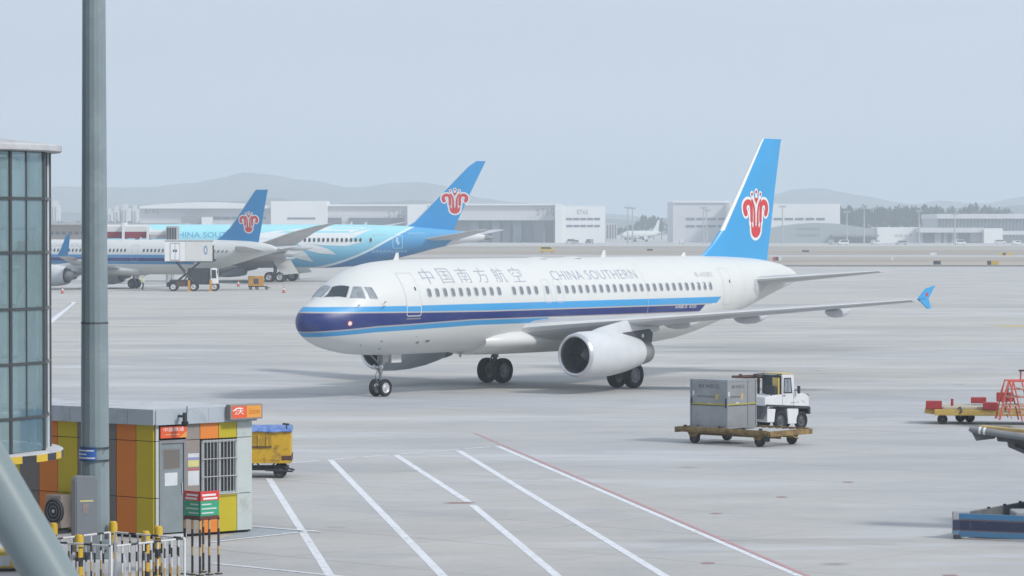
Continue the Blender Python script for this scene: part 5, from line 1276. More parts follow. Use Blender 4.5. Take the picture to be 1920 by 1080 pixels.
M['mullion'] = simple('mullion grey', (.06, .07, .075), .4, .2, var=.1); M['roof_white'] = simple('rotunda roof white', (.50, .51, .53), .6, var=.1, grime=(.36, .36, .37), gs=1.0)
TD = 60.0; tx = -11.28; rot = thing('glass_rotunda', 'round glazed boarding bridge rotunda at the left edge', 'rotunda', (tx, TD, 0))
RR = 2.6; angs = [18.7-34.1*k for k in range(-3, 8)]; angs = [18.7+34.1*k for k in range(11)]
angs = [-(18.7 + 34.13*k) for k in range(0, 5)] + [-(18.7 + 34.13*k) for k in range(5, 10)] + [15.4]
angs = sorted(-(10+25.714*k) for k in range(14))
pts = [Vector((RR*math.cos(R(a)), RR*math.sin(R(a)), 0)) for a in angs]
levels = [Z(y, TD-1.2) for y in (850, 785, 683, 580, 474, 372, 283)]
thin = .012
for i in range(len(pts)):
    p, q = pts[i], pts[(i+1) % len(pts)]
    if (q-p).length > 3: continue
    d = (q-p).normalized(); n_ = Vector((d.y, -d.x, 0)); L = (q-p).length
    FM = Matrix(((d.x, n_.x, 0, p.x), (d.y, n_.y, 0, p.y), (0, 0, 1, 0), (0, 0, 0, 1)))
    for z0, z1 in zip(levels, levels[1:]):
        m = MB(); m.box(.03, L-.03, -.006, .006, z0+.02, z1-.02, FM); m.build('glass_pane', M['glass'], rot)
    for zz in levels[1:-1]:
        m = MB(); m.box(0, L, -.03, .03, zz-.028, zz+.028, FM); m.build('transom', M['mullion'], rot)
    m = MB(); m.box(L*.47-.008, L*.47+.008, -.02, .02, levels[1], levels[-1], FM); m.build('glazing_bar', M['mullion'], rot)
for p in pts:
    m = MB(); m.tube((p.x, p.y, levels[0]), (p.x, p.y, levels[-1]), .038, n=8); m.build('mullion', M['mullion'], rot, smooth=40)
m = MB(); q = R(12); m.tube((2.56*math.cos(q), 2.56*math.sin(q)-.2, levels[0]), (2.56*math.cos(q), 2.56*math.sin(q)-.2, levels[-1]), .05, n=10); m.build('outer_pipe', M['roof_white'], rot, smooth=40)
zr = levels[-1]
m = MB(); m.lathe([(zr, .01), (zr, 2.79), (zr+.02, 2.82), (zr+.11, 2.82), (zr+.14, 2.79), (zr+.30, 1.4), (zr+.36, .01)], 'z', 48); m.build('roof', M['roof_white'], rot, smooth=35)
zf = levels[0]
m = MB(); m.lathe([(zf-.17, .01), (zf-.17, 2.80), (zf-.14, 2.83), (zf-.02, 2.83), (zf, 2.80), (zf, .01)], 'z', 64); m.build('floor_slab', M['roof_white'], rot, smooth=35)
M['stripe_y'] = simple('stripe yellow', (.62, .42, .03), .5, var=.1); M['stripe_k'] = simple('stripe black', (.03, .03, .035), .5)
for i in range(22):
    a = R(-100 + i*8.2); b2 = R(-100+(i+1)*8.2-.2); vs = []
    for k in range(4):
        t = a+(b2-a)*k/3
        vs += [(2.836*math.cos(t), 2.836*math.sin(t), zf-.165), (2.836*math.cos(t), 2.836*math.sin(t), zf-.035), (2.826*math.cos(t), 2.826*math.sin(t), zf-.035), (2.826*math.cos(t), 2.826*math.sin(t), zf-.165)]
    m = MB(); m.add(vs, [f for k in range(3) for f in ((4*k, 4*k+4, 4*k+5, 4*k+1), (4*k+1, 4*k+5, 4*k+6, 4*k+2), (4*k+3, 4*k+7, 4*k+4, 4*k))]); m.build('hazard_stripe', M['stripe_y' if i % 2 else 'stripe_k'], rot)
# inside: floor, rail, roller shutter drum, cable
M['inside'] = simple('rotunda interior panel', (.50, .58, .60), .7, var=.15); M['inside_dark'] = simple('rotunda interior dark', (.05, .06, .07), .7)
m = MB(); m.tube((0, 0, zf-1.2), (0, 0, zr), .34, n=24); m.build('centre_column', M['inside'], rot, smooth=40)
m = MB(); m.tube((0, 0, 0), (0, 0, zf-.17), .55, n=24); m.build('support_column', M['pole_paint'], rot, smooth=40)
m = MB(); m.box(-1.5, 1.55, .9, .97, zf, zr-.1); m.build('back_shutter', M['inside'], rot)
m = MB(); m.box(2.02, 2.36, -.1, -.06, zf+.9, zf+3.9); m.build('inner_panel', M['inside'], rot)
m = MB(); m.box(1.75, 2.4, -.5, .3, zf+4.10, zf+4.15); m.build('shelf', M['inside_dark'], rot)
for zz in (zf+.72, zf+3.42):
    m = MB(); m.tube((.6, -2.0, zz), (2.2, -.9, zz), .03, n=8); m.build('hand_rail', M['rim'], rot, smooth=40)
for p_, z0_, z1_ in ((2.30, zf, zf+4.1), (1.86, zf, zr)):
    m = MB(); m.tube((p_, .1, z0_), (p_, .1, z1_), .035, n=8); m.build('inner_post', M['inside'], rot, smooth=40)
m = MB(); m.path([(2.28, -.4, zr-1.9), (2.26, -.5, zr-2.4), (2.14, -.7, zr-2.8), (2.04, -.8, zr-3.2), (2.0, -.85, zr-4.2)], .016); m.build('hanging_cable', M['em_white'], rot, smooth=40)
m = MB(); m.box(-1.0, 2.0, -.5, .5, zr-.30, zr-.1); m.build('ceiling_unit', M['inside'], rot)
# leaning facade column close to the camera
M['tube_paint'] = simple('facade tube paint', (.20, .25, .26), .38, var=.04, scale=.6)
tb = thing('leaning_column', 'thick out-of-focus grey steel tube leaning across the lower left corner', 'column', (0, 0, 0))
a_, b_ = atd(178, 1225, 15.0), atd(-330, 355, 15.0)
m = MB(); m.tube(a_ + (a_-b_)*2.2, a_ + (b_-a_)*3.0, .12, n=48); o = m.build('shaft', M['tube_paint'], tb, smooth=60)
base = a_ + (a_-b_)*2.2
m = MB(); m.lathe([(0, .30), (.04, .30), (.05, .13)], 'z', 24, tuple(base)); m.build('base_plate', M['steel'], tb)
# terminal pier beyond the left edge of the frame: what the rotunda belongs to
M['pier_glass'] = simple('pier facade glass', (.10, .13, .15), .2, var=.2); M['pier_wall'] = simple('pier wall', (.42, .43, .44), .7)
pr = thing('terminal_pier', 'terminal pier wing behind the rotunda, outside the left edge', 'building', (-24, 30, 0))
m = MB(); m.box(-9, 9, -24, 42, 0, 15); m.build('wall', M['pier_wall'], pr)
for i in range(10):
    m = MB(); m.box(9.0, 9.06, -23+6.4*i, -17.2+6.4*i, 4.6, 13.8); m.build('window', M['pier_glass'], pr)
m = MB(); m.box(-9.6, 9.9, -24.6, 42.6, 15, 15.6); m.build('roof', M['roof_white'], pr)
m = MB(); m.box(9, 11.6, 27.5, 30.5, 3.05, 8.6); m.build('link_corridor', M['pier_wall'], pr)
# ---------------------------------------------------------------- striped barriers, bollards and notice box by the kiosk
def banded(name, cols, period, z0=0.0, axis='z', rough=.5):
    """paint bands along an axis: a list of colours of equal length"""
    b = NB(name); b.obj(); v = {'z': b.z, 'x': b.x, 'y': b.y}[axis]
    n = len(cols); f = b.m('FRACT', b.m('DIVIDE', b.m('SUBTRACT', v, z0), period)); c = cols[0]
    for k in range(1, n): c = b.mixc(b.m('GREATER_THAN', f, k/n), c, cols[k])
    g = b.noise(9, 5, .6); c = b.mixc(b.lin(g, .5, .75, 0.0, .35), c, (.2, .19, .18)); return b.out(c, rough)
YB = (.62, .38, .01); KB = (.022, .022, .026); WB = (.62, .62, .63); TB = (.50, .34, .13)
M['bollard'] = banded('bollard bands', [YB, KB], .36, .05); M['bar_band'] = banded('barrier bar bands', [WB, KB, TB, WB, KB], .95, .05)
M['rail_band'] = banded('barrier rail bands', [WB, WB, KB], .62, 0, 'x'); M['post_band'] = banded('notice post bands', [KB, KB, TB], .55, .05)
ZR = 1.15
Fp, Np, Rp, Lp = at(207, 998, ZR), at(210, 1024, ZR), at(348, 1009, ZR), at(78, 1014, ZR)
def barrier(a, b_, nbar, label, seed, endposts=(True, True)):
    a = Vector((a.x, a.y, 0)); b_ = Vector((b_.x, b_.y, 0)); L = (b_-a).length; t = thing('barrier', label, 'barrier', a, math.atan2(b_.y-a.y, b_.x-a.x), 'striped barriers round the lamp pole')
    for zz, nm in ((ZR, 'top_rail'), (.22, 'bottom_rail')):
        m = MB(); m.tube((0.03, 0, zz), (L-.03, 0, zz), .021, n=10); m.build(nm, M['rail_band'], t, smooth=40)
    for i in range(nbar):
        x = L*(i+1)/(nbar+1); m = MB(); m.tube((x, 0, .22), (x, 0, ZR), .019, n=8); m.build('bar', M['bar_band'], t, smooth=40)
    for x, yes in zip((0.02, L-.02), endposts):
        if yes: m = MB(); m.tube((x, 0, 0), (x, 0, ZR+.01), .026, n=10); m.build('end_post', M['white_matt'], t, smooth=40)
    for x in (.3, L-.3): m = MB(); m.box(x-.03, x+.03, -.22, .22, 0, .03); m.tube((x, 0, .02), (x, 0, .22), .016, n=6); m.build('foot', M['frame_dark'], t)
    return t
barrier(Lp, Fp, 6, 'striped barrier on the far left side of the pole enclosure', 1)
barrier(Fp + Vector((.08, 0, 0)), Rp, 8, 'striped barrier on the far right side of the pole enclosure', 2, (True, False))
barrier(Lp + Vector((.05, -.12, 0)), Np, 7, 'striped barrier on the near left side of the pole enclosure', 3, (False, True))
barrier(Np + Vector((.06, 0, 0)), Rp + Vector((0, -.06, 0)), 9, 'striped barrier on the near right side of the pole enclosure', 4, (False, True))
def bollard(px, py, label, h_=1.22, r=.078):
    d = (CAM_H-h_)*FPX/(py-428); t = thing('bollard', label, 'bollard', (X(px, d), d, 0), 0, 'yellow and black bollards round the lamp pole')
    m = MB(); m.tube((0, 0, 0), (0, 0, h_-.03), r, n=20); m.lathe([(h_-.03, r), (h_-.008, r*.9), (h_, r*.6), (h_+.001, .001)], 'z', 20); m.build('post', M['bollard'], t, smooth=40)
    m = MB(); m.lathe([(h_-.24, r+.001), (h_-.24, r+.010), (h_-.04, r+.010), (h_-.04, r+.001)], 'z', 20); m.build('reflective_band', M['stripe_y'], t, smooth=40)
    m = MB(); m.lathe([(0, .14), (.02, .14), (.025, r)], 'z', 16); m.build('base_plate', M['frame_dark'], t)
bollard(147, 1003, 'yellow and black bollard, leftmost, in front of the control cabinet'); bollard(211, 978, 'yellow and black bollard mostly hidden right behind the lamp pole edge')
bollard(272, 996, 'yellow and black bollard, left of the pair beside the kiosk door'); bollard(296, 987, 'tallest yellow and black bollard, just left of the kiosk door')
bollard(99, 981, 'yellow and black bollard whose top peeks out beside the leaning tube', 1.22)
# notice box on striped legs
nd = 66.6; nc = Vector((X(374, nd), nd, 0)); nb = thing('notice_box', 'square notice box with red and green boards on black and tan striped legs', 'notice', (nc.x, nc.y, 0), R(45))
S = .50
for i, (x, y) in enumerate(((0, 0), (S, 0), (0, S), (S, S), (S/2, 0), (0, S/2))):
    m = MB(); m.tube((x, y, 0.0), (x, y, 1.20), .026, n=10); m.build('leg', M['post_band'], nb, smooth=40)
    m = MB(); m.box(x-.06, x+.06, y-.06, y+.06, 0, .025); m.build('foot', M['frame_dark'], nb)
M['board_red'] = simple('board red', (.62, .05, .05), .5, var=.05); M['board_green'] = simple('board green', (.035, .33, .18), .5, var=.06); M['board_brown'] = simple('board brown', (.12, .035, .025), .6)
m = MB(); m.box(-.01, S+.01, -.01, S+.01, 1.16, 1.24); m.build('tray', M['board_brown'], nb, bevel=.01)
m = MB(); m.box(.02, S-.02, .02, S-.02, 1.24, 1.72); m.build('core_box', M['frame_dark'], nb)
for axis in (0, 1):
    def bb(a0, a1, z0, z1, t0, t1):
        m = MB()
        if axis == 0: m.box(a0, a1, -t1, -t0, z0, z1)
        else: m.box(-t1, -t0, a0, a1, z0, z1)
        return m
    g_ = bb(-.008, S+.008, 1.245, 1.56, -.019, .008).build('green_board', M['board_green'], nb); r_ = bb(-.012, S+.012, 1.562, 1.76, -.019, .012).build('red_board', M['board_red'], nb)
    for k, (a0, a1) in enumerate(((.05, .42), (.08, .46))): bb(a0, a1, 1.70-.075*k-.04, 1.70-.075*k, .0122, .0132).build('print_line', M['em_white'], r_)
    for k, (a0, a1) in enumerate(((.04, .3), (.04, .44), (.04, .36))): bb(a0, a1, 1.50-.09*k-.028, 1.50-.09*k, .0082, .0092).build('print_line', M['paper white'], g_)
# low yellow box glimpsed under the leaning tube
q = at(8, 1072); t = thing('equipment_box', 'low yellow and white equipment box at the bottom left corner', 'box', (q.x, q.y, 0), R(10))
m = MB(); m.box(-.7, .5, 0, .8, .08, .42); m.build('housing', M['stripe_y'], t, bevel=.02)
m = MB(); m.box(-.22, .12, -.012, 0, .12, .34); m.build('front_panel', M['paper white'], t)
m = MB(); m.path([(.42, -.01, .08), (.40, -.02, .30), (.30, -.02, .40), (.2, -.01, .42)], .015); m.build('hose', M['stripe_y'], t, smooth=40)
for x in (-.6, .4):
    m = MB(); m.box(x-.05, x+.05, 0, .8, 0, .08); m.build('foot', M['frame_dark'], t)

# ---------------------------------------------------------------- yellow baggage cart with blue cover
M['cart_yellow'] = simple('scuffed cart yellow', (.60, .36, .015), .55, var=.12, scale=3, grime=(.22, .12, .04), gs=2.6); M['cart_inset'] = simple('cart inset yellow', (.42, .26, .02), .6, var=.25, scale=5)
def tarp():
    b = NB('blue tarpaulin'); b.obj(); f = b.noise(7, 6, .7, mul=(1, 1, .4)); c = b.mixc(b.lin(f, .35, .65, 0.0, 1.0), (.04, .12, .40), (.22, .33, .62)); b.bump(f, .6, .03); return b.out(c, .55)
M['tarp'] = tarp(); M['rust'] = simple('rusted steel', (.09, .045, .035), .85, var=.35, scale=6)
q = at(536, 897); bc = thing('baggage_cart', 'scuffed yellow baggage cart with a rolled blue cover behind the kiosk', 'baggage cart', (q.x, q.y, 0), R(2))
m = MB(); m.box(-2.75, .14, .0, 1.45, .52, 1.36); bd = m.build('body', M['cart_yellow'], bc, bevel=.015)
for a, b2 in ((-2.6, -1.95), (-1.9, -1.25), (-1.15, -.42)):
    m = MB(); m.box(a, b2, -.012, -.002, .93, 1.27); ins = m.build('side_inset', M['cart_inset'], bd)
    for k in range(3):
        m = MB(); x = a+(b2-a)*(k+.5)/3; m.box(x-.02, x+.02, -.04, -.012, .93, 1.27); m.build('strut', M['cart_yellow'], ins)
    m = MB(); m.box(a-.01, b2+.01, -.045, -.012, .90, .935); m.build('ledge', M['rust'], ins)
m = MB(); m.box(-2.75, .15, -.03, 1.48, .44, .52); m.build('deck_rail', M['cart_yellow'], bc, bevel=.01)
m = MB(); m.box(-.12, .16, -.02, 1.47, .46, .66); m.build('corner_guard', M['rust'], bc, bevel=.02)
m = MB(); rings = []
for i in range(13):
    x = -2.78+i*.245; w_ = random.uniform(-.015, .015); rings.append([(x, .72+.79*math.cos(R(a)), 1.36+(.15+w_)*(math.sin(R(a)) if math.sin(R(a)) > 0 else .25*math.sin(R(a)))+.02*math.sin(a*.09+i*2)) for a in range(0, 360, 15)])
m.loft(rings); m.build('cover', M['tarp'], bc, smooth=50)
m = MB(); m.tube((.02, .1, 1.36), (.02, .1, 1.58), .02, n=6); m.tube((-.1, .1, 1.58), (.1, .1, 1.56), .03, n=6); m.build('hook', M['frame_dark'], bc)
m = MB(); m.box(-2.7, .05, .2, 1.25, .22, .30); m.build('chassis', M['frame_dark'], bc)
for i in range(9):
    m = MB(); x = -2.6+i*.31; m.tube((x, .2, .3), (x+(.12 if i % 2 else -.12), .2, .46), .025, n=6); m.tube((x, .2, .24), (x, 1.2, .24), .02, n=6); m.build('frame_strut', M['frame_dark'], bc)
for x in (-2.2, -.17):
    for y in (.12, 1.2): add_wheel(bc, x, y, .2, .13, 'grey_dark')
m = MB(); m.tube((-.0, .1, .30), (.25, .1, .24), .03, n=6); m.tube((-.6, .06, .24), (.2, .04, .20), .03, n=6); m.build('fender_bar', M['frame_dark'], bc)

# ---------------------------------------------------------------- container dolly, container, tractor
M['dolly_paint'] = simple('rusted dolly yellow', (.24, .16, .06), .85, var=.5, scale=4, grime=(.085, .042, .03), gs=2.2)
M['uld'] = simple('dull aluminium sheet', (.30, .31, .325), .42, .25, var=.10, scale=1.6, grime=(.24, .25, .26), gs=1.3)
M['uld_edge'] = simple('aluminium edge', (.34, .35, .36), .4, .4, var=.1); M['strap_yellow'] = simple('container stripe yellow', (.42, .36, .06), .6, var=.1)
M['uld_text'] = simple('container lettering', (.05, .055, .065), .6); M['bird_y'] = simple('container badge ochre', (.50, .38, .12), .5)
AL = R(-42.0); dc = (7.79, 107.7)
dl = thing('container_dolly', 'low rusty yellow container dolly standing on the open apron', 'dolly', (dc[0], dc[1], 0), AL)
for y in (-1.06, 1.06):
    m = MB(); m.box(-1.95, 1.95, y-.07, y+.07, .38, .52); m.build('side_beam', M['dolly_paint'], dl, bevel=.012)
    m = MB(); m.box(-1.9, 1.9, y-.04+(-.08 if y < 0 else .08), y+.04+(-.08 if y < 0 else .08), .44, .56); m.build('guide_rail', M['dolly_paint'], dl, bevel=.01)
for x in (-1.98, 1.98):
    m = MB(); m.box(x-.06, x+.06, -1.16, 1.16, .36, .54); m.build('end_beam', M['dolly_paint'], dl, bevel=.012)
for i in range(13):
    x = -1.75+i*3.5/12; m = MB(); m.tube((x, -.98, .475), (x, .98, .475), .038, n=10); m.build('roller', M['steel'], dl, smooth=40)
m = MB(); m.box(-1.9, 1.9, -.5, -.4, .26, .40); m.box(-1.9, 1.9, .4, .5, .26, .40); m.build('chassis_beam', M['dolly_paint'], dl)
m = MB(); m.tube((0, 0, .32), (0, 0, .44), .35, n=20); m.build('turntable', M['dolly_paint'], dl, smooth=40)
for x, y in ((-1.2, -.93), (-.2, -1.02), (.9, -1.12), (1.6, -1.12), (-1.6, -1.12)):
    m = MB(); m.box(x-.06, x+.06, y-.03, y+.03, .50, .62); m.build('stop_latch', M['rust'], dl, bevel=.01)
for x in (-1.38, 1.38):
    for y in (-.88, .88):
        m = MB(); pr_(m, [(x-.24, .40), (x+.24, .40), (x+.13, .22), (x-.13, .22)], y-.12, y+.12); m.build('fork', M['dolly_paint'], dl)
        add_wheel(dl, x, y, .185, .16, 'grey_dark')
m = MB(); m.tube((1.98, 0, .36), (2.2, .15, .26), .03, n=6); m.build('drawbar', M['dolly_paint'], dl)
m = MB(); m.box(1.62, 1.78, -1.0, -.85, .18, .38); m.build('brake_shoe', M['frame_dark'], dl)
# container
ul = thing('cargo_container', 'dull aluminium air cargo container with a yellow waist strip on the dolly', 'cargo container', (dc[0], dc[1], 0), AL)
ux0, ux1, uy0, uy1, uz0, uz1 = -1.50, .07, -.95, .60, .53, 2.16
m = MB(); m.box(ux0, ux1, uy0, uy1, uz0+.06, uz1); bx_ = m.build('shell', M['uld'], ul, bevel=.012)
m = MB(); m.box(ux0-.02, ux1+.02, uy0-.02, uy1+.02, uz0, uz0+.06); m.build('base_pallet', M['uld_edge'], ul, bevel=.01)
zs = uz0+.79
for (a, b2, c, d2) in ((ux0, ux1, uy0-.012, uy0-.001), (ux1+.001, ux1+.012, uy0, uy1)):
    m = MB(); m.box(a, b2, c, d2, zs, zs+.05); m.build('waist_strip', M['strap_yellow'], bx_); m = MB(); m.box(a, b2, c, d2, zs-.03, zs-.005); m.build('waist_seam', M['uld_text'], bx_)
for x, y in ((ux0, uy0), (ux1, uy0), (ux1, uy1), (ux0, uy1), (ux1, uy0+1.12)):
    m = MB(); m.box(x-.02, x+.02, y-.02, y+.02, uz0+.06, uz1+.008); m.build('corner_post', M['uld_edge'], bx_)
m = MB(); m.box(ux0, ux1, uy0-.014, uy0+.03, uz1-.05, uz1+.01); m.box(ux1-.03, ux1+.014, uy0, uy1, uz1-.05, uz1+.01); m.build('top_rim', M['uld_edge'], bx_)
for a, b2, z0, z1 in ((ux0+.03, ux0+.06, uz0+.8, uz0+1.02), (ux1-.07, ux1-.03, uz0+.7, uz0+1.02)):
    m = MB(); m.box(a, b2, uy0-.04, uy0-.012, z0, z1); m.build('door_latch', M['frame_dark'], bx_)
fL = lambda a, b_: Vector((a, uy0-.003, b_)); fR_ = lambda a, b_: Vector((ux1+.003, a, b_))
decal('container_code', *fit_text('AKE 34105 SQ', ux0+.32, ux0+1.22, uz1-.30, uz1-.15), fL, M['uld_text'], bx_, 5); decal('container_code', *fit_text('AKE 34105 SQ', uy0+.22, uy0+.92, uz1-.30, uz1-.17), fR_, M['uld_text'], bx_, 5)
decal('operator_lettering', *fit_text('SINGAPORE AIRLINES', ux0+.28, ux0+1.02, uz1-.60, uz1-.53), fL, M['grey_dark'], bx_, 5); decal('operator_lettering', *fit_text('SINGAPORE AIRLINES', uy0+.18, uy0+.70, uz1-.60, uz1-.53), fR_, M['grey_dark'], bx_, 5)
bird = [(.0, .02), (.10, .0), (.14, .08), (.2, .22), (.13, .18), (.09, .26), (.02, .16)]
decal('badge', [(ux0+1.04+u, uz1-.68+v) for u, v in bird], [tuple(range(7))], fL, M['bird_y'], bx_, 5); decal('badge', [(uy0+.72+u*.8, uz1-.68+v) for u, v in bird], [tuple(range(7))], fR_, M['bird_y'], bx_, 5)
for mp_, a in ((fL, ux0+.12), (fR_, uy0+.08)): decal('sticker', *poly2(rrect(a, uz1-.46, .07, .16, .02)), mp_, M['paper white'], bx_, 5)
decal('sticker', *poly2(rrect(ux0+.80, uz1-.80, .12, .04, .01)), fL, M['paper white'], bx_, 5); decal('sticker', *poly2(rrect(uy0+.55, uz1-.78, .16, .06, .01)), fR_, M['paper white'], bx_, 5)
# tractor
M['tractor_white'] = simple('tractor white paint', (.66, .67, .69), .42, var=.05, scale=3); M['seat_yellow'] = simple('pale yellow panel', (.60, .46, .14), .6)
td = 115.2; th_ = R(33); c0 = atd(1447, 803, td)
tr = thing('tow_tractor', 'white airport tow tractor with a half-open cab standing behind the container', 'tow tractor', (c0.x, td, 0), th_)
tr.scale = (.78, .90, .99)
# local x forward, rear axle at x = 0; the visible side is y = -.62
Y0, Y1 = -.62, .62
m = MB(); pr_(m, [(-.95, .90), (1.55, .78), (1.62, .80), (1.62, 1.18), (1.50, 1.27), (.78, 1.40), (.72, 1.98), (.62, 2.03), (.02, 2.03), (.02, 1.30), (-.42, 1.28), (-.95, 1.22)], Y0, Y1); bdy = m.build('body', M['tractor_white'], tr, bevel=.03)
m = MB(); pr_(m, [(-1.1, .45), (-.78, .88), (1.6, .74), (1.64, .84), (-.9, .96), (-1.25, .45)], Y0-.015, Y1+.015); m.build('bumper_band', M['frame_dark'], tr, bevel=.01)
m = MB(); pr_(m, [(-.80, .30), (-.38, .30), (-.30, .78), (-.80, .80)], Y0+.02, Y1-.02); m.build('rear_skirt', M['tractor_white'], tr, bevel=.03)
m = MB(); pr_(m, [(.42, .22), (1.0, .22), (1.02, .78), (.36, .78)], Y0+.02, Y1-.02); m.build('side_skirt', M['tractor_white'], tr, bevel=.02)
m = MB(); pr_(m, [(.12, 1.33), (.64, 1.33), (.56, 1.90), (.14, 1.90)], Y0-.008, Y1+.008); m.build('window_frame', M['frame_dark'], tr, bevel=.01)
m = MB(); pr_(m, [(.17, 1.38), (.57, 1.38), (.50, 1.85), (.19, 1.85)], Y0-.012, Y1+.012); sw_ = m.build('side_window', simple('tractor window glass', (.24, .27, .31), .1, var=.3, scale=6), tr)
m = MB(); m.box(.36, .38, Y0-.02, Y0-.012, 1.38, 1.85); m.build('window_bar', M['frame_dark'], sw_)
m = MB(); m.box(.03, .70, Y0-.02, Y1+.02, 2.03, 2.055); m.build('roof_cap', M['seat_yellow'], tr, bevel=.015)
m = MB(); m.box(-.02, .05, Y0+.01, Y1-.01, 1.30, 1.98); m.build('cab_rear_opening', M['frame_dark'], tr)
for y in (Y0+.04, Y1-.04):
    m = MB(); m.tube((-.55, y, 1.25), (-.50, y, 2.0), .025, n=8); m.tube((-.50, y, 2.0), (.05, y, 2.02), .022, n=8); m.build('roll_bar', M['frame_dark'], tr)
m = MB(); m.box(-.30, -.16, -.5, .1, 1.22, 1.60); m.build('seat', M['frame_dark'], tr, bevel=.04)
m = MB(); m.box(-.12, -.05, -.56, -.18, 1.28, 1.90); m.build('cab_panel', M['seat_yellow'], tr, bevel=.01)
for a, b2, c, d2 in ((.06, .075, .80, 1.95), (.70, .712, .80, 1.36)):
    m = MB(); m.box(a, b2, Y0-.006, Y0, c, d2); m.build('door_gap', M['grey_mid'], tr)
m = MB(); m.box(.11, .22, Y0-.02, Y0-.004, 1.24, 1.27); m.build('door_handle', M['frame_dark'], tr)
for k, (a, c) in enumerate(((1.2, 1.02), (1.3, .98), (.95, .98))):
    m = MB(); m.box(a, a+.035, Y0-.006, Y0, c, c+.05); m.build('catch', M['grey_mid'], tr)
m = MB(); m.box(.55, .80, Y0-.012, Y0-.004, .98, 1.0); m.build('print_line', M['grey_mid'], tr)
m = MB(); m.tube((.74, Y0, 1.42), (.88, Y0-.14, 1.46), .012, n=6); m.box(.85, .91, Y0-.22, Y0-.08, 1.32, 1.60); m.build('mirror', M['frame_dark'], tr, bevel=.02)
m = MB(); m.tube((1.55, Y0+.12, 1.20), (1.66, Y0+.12, 1.20), .075, n=12); m.tube((1.55, Y1-.12, 1.20), (1.66, Y1-.12, 1.20), .075, n=12)
for y in (Y0+.12, Y1-.12):
    m = MB(); m.tube((1.50, y, 1.22), (1.645, y, 1.21), .07, n=14); m.build('headlight', M['frame_dark'], tr, smooth=40)
m = MB(); m.box(1.60, 1.72, Y0, Y1, .55, .82); m.build('front_bumper', M['frame_dark'], tr, bevel=.03)
for x, r in ((0, .36), (1.22, .33)):
    for y in (Y0+.10, Y1-.10): add_wheel(tr, x, y, r, .22, 'grey_dark')
m = MB(); m.tube((0, Y0+.1, .36), (0, Y1-.1, .36), .07, n=8); m.tube((1.22, Y0+.1, .33), (1.22, Y1-.1, .33), .06, n=8); m.box(-.8, 1.4, -.4, .4, .4, .62); m.build('chassis', M['frame_dark'], tr)
# rusty rack behind the cab roof
rk = thing('rusty_rack', 'rusty brown lifting frame sticking out at roof height behind the tractor cab', 'rack', (X(1412, td), td+.4, 0), R(6))
rz = Z(709, td)
for y in (0, .7):
    m = MB(); m.tube((-.62, y, rz), (.55, y, rz+.03), .045, n=8); m.tube((-.60, y, rz-.12), (.3, y, rz-.12), .03, n=8); m.build('beam', M['rust'], rk)
for x in (-.58, -.1, .35):
    m = MB(); m.tube((x, 0, rz), (x, .7, rz), .035, n=8); m.build('cross_bar', M['rust'], rk)
for x in (-.42, .1, .52):
    m = MB(); m.box(x-.05, x+.05, -.04, .06, rz+.03, rz+.13); m.build('lug', M['rust'], rk, bevel=.01)
for x in (-.45, .3):
    m = MB(); m.tube((x, .35, 0), (x, .35, rz), .05, n=8); m.build('stand_leg', M['frame_dark'], rk); m = MB(); m.box(x-.2, x+.2, .1, .6, 0, .04); m.build('stand_foot', M['frame_dark'], rk)

# ---------------------------------------------------------------- right edge: low yellow trailer, red steps, cargo loader
M['trailer_yellow'] = simple('trailer yellow', (.55, .37, .09), .6, var=.15, scale=2, grime=(.32, .22, .10), gs=2); M['red_pad'] = simple('red pad', (.38, .035, .04), .6, var=.2, scale=3)
M['bed_pale'] = simple('trailer bed worn', (.46, .42, .33), .8, var=.15, scale=2); M['red_tube'] = simple('red tube paint', (.62, .11, .08), .5, var=.12, scale=4)
q = at(1767, 796); dq = q.y; s_ = dq/FPX
tl = thing('flatbed_trailer', 'long low yellow flatbed trailer with red end pads at the right edge', 'trailer', (q.x, q.y, 0), R(-8))
P = lambda px: (px-1767)*s_
m = MB(); m.box(P(1752), 6.2, -.1, 1.9, .34, .56); m.build('deck_frame', M['trailer_yellow'], tl, bevel=.03)
m = MB(); m.box(P(1768), 6.0, .0, 1.8, .56, .66); m.build('deck_board', M['bed_pale'], tl, bevel=.03)
m = MB(); pr_(m, [(P(1733), .40), (P(1752), .36), (P(1764), .58), (P(1735), .62)], .2, 1.6); m.build('tongue', M['trailer_yellow'], tl, bevel=.02)
for a, b2, y0, y1, z0, z1 in ((P(1736), P(1766), .1, .5, .56, .86), (P(1820), P(1849), 1.3, 1.7, .72, .94), (P(1842), P(1870), -.16, .1, .56, .84), (P(1868), P(1900), 1.5, 1.85, .78, 1.12), (3.4, 4.1, -.16, .1, .56, .84)):
    m = MB(); m.box(a, b2, y0, y1, z0, z1); m.build('red_pad', M['red_pad'], tl, bevel=.03)
m = MB(); m.tube((P(1785), .6, .6), (P(1785), .6, .92), .05, n=8); m.build('stake', M['red_pad'], tl)
m = MB(); m.path([(P(1797), .0, .6), (P(1800), -.12, .66), (P(1803), -.12, .5), (P(1799), -.11, .42)], .025); m.build('strap', M['frame_dark'], tl)
for x, y in ((0.0, .1), (P(1818), 1.6), (P(1780)+.4, 1.75), (4.6, .1), (4.6, 1.7)): add_wheel(tl, x, y, .19, .16, 'frame_dark')
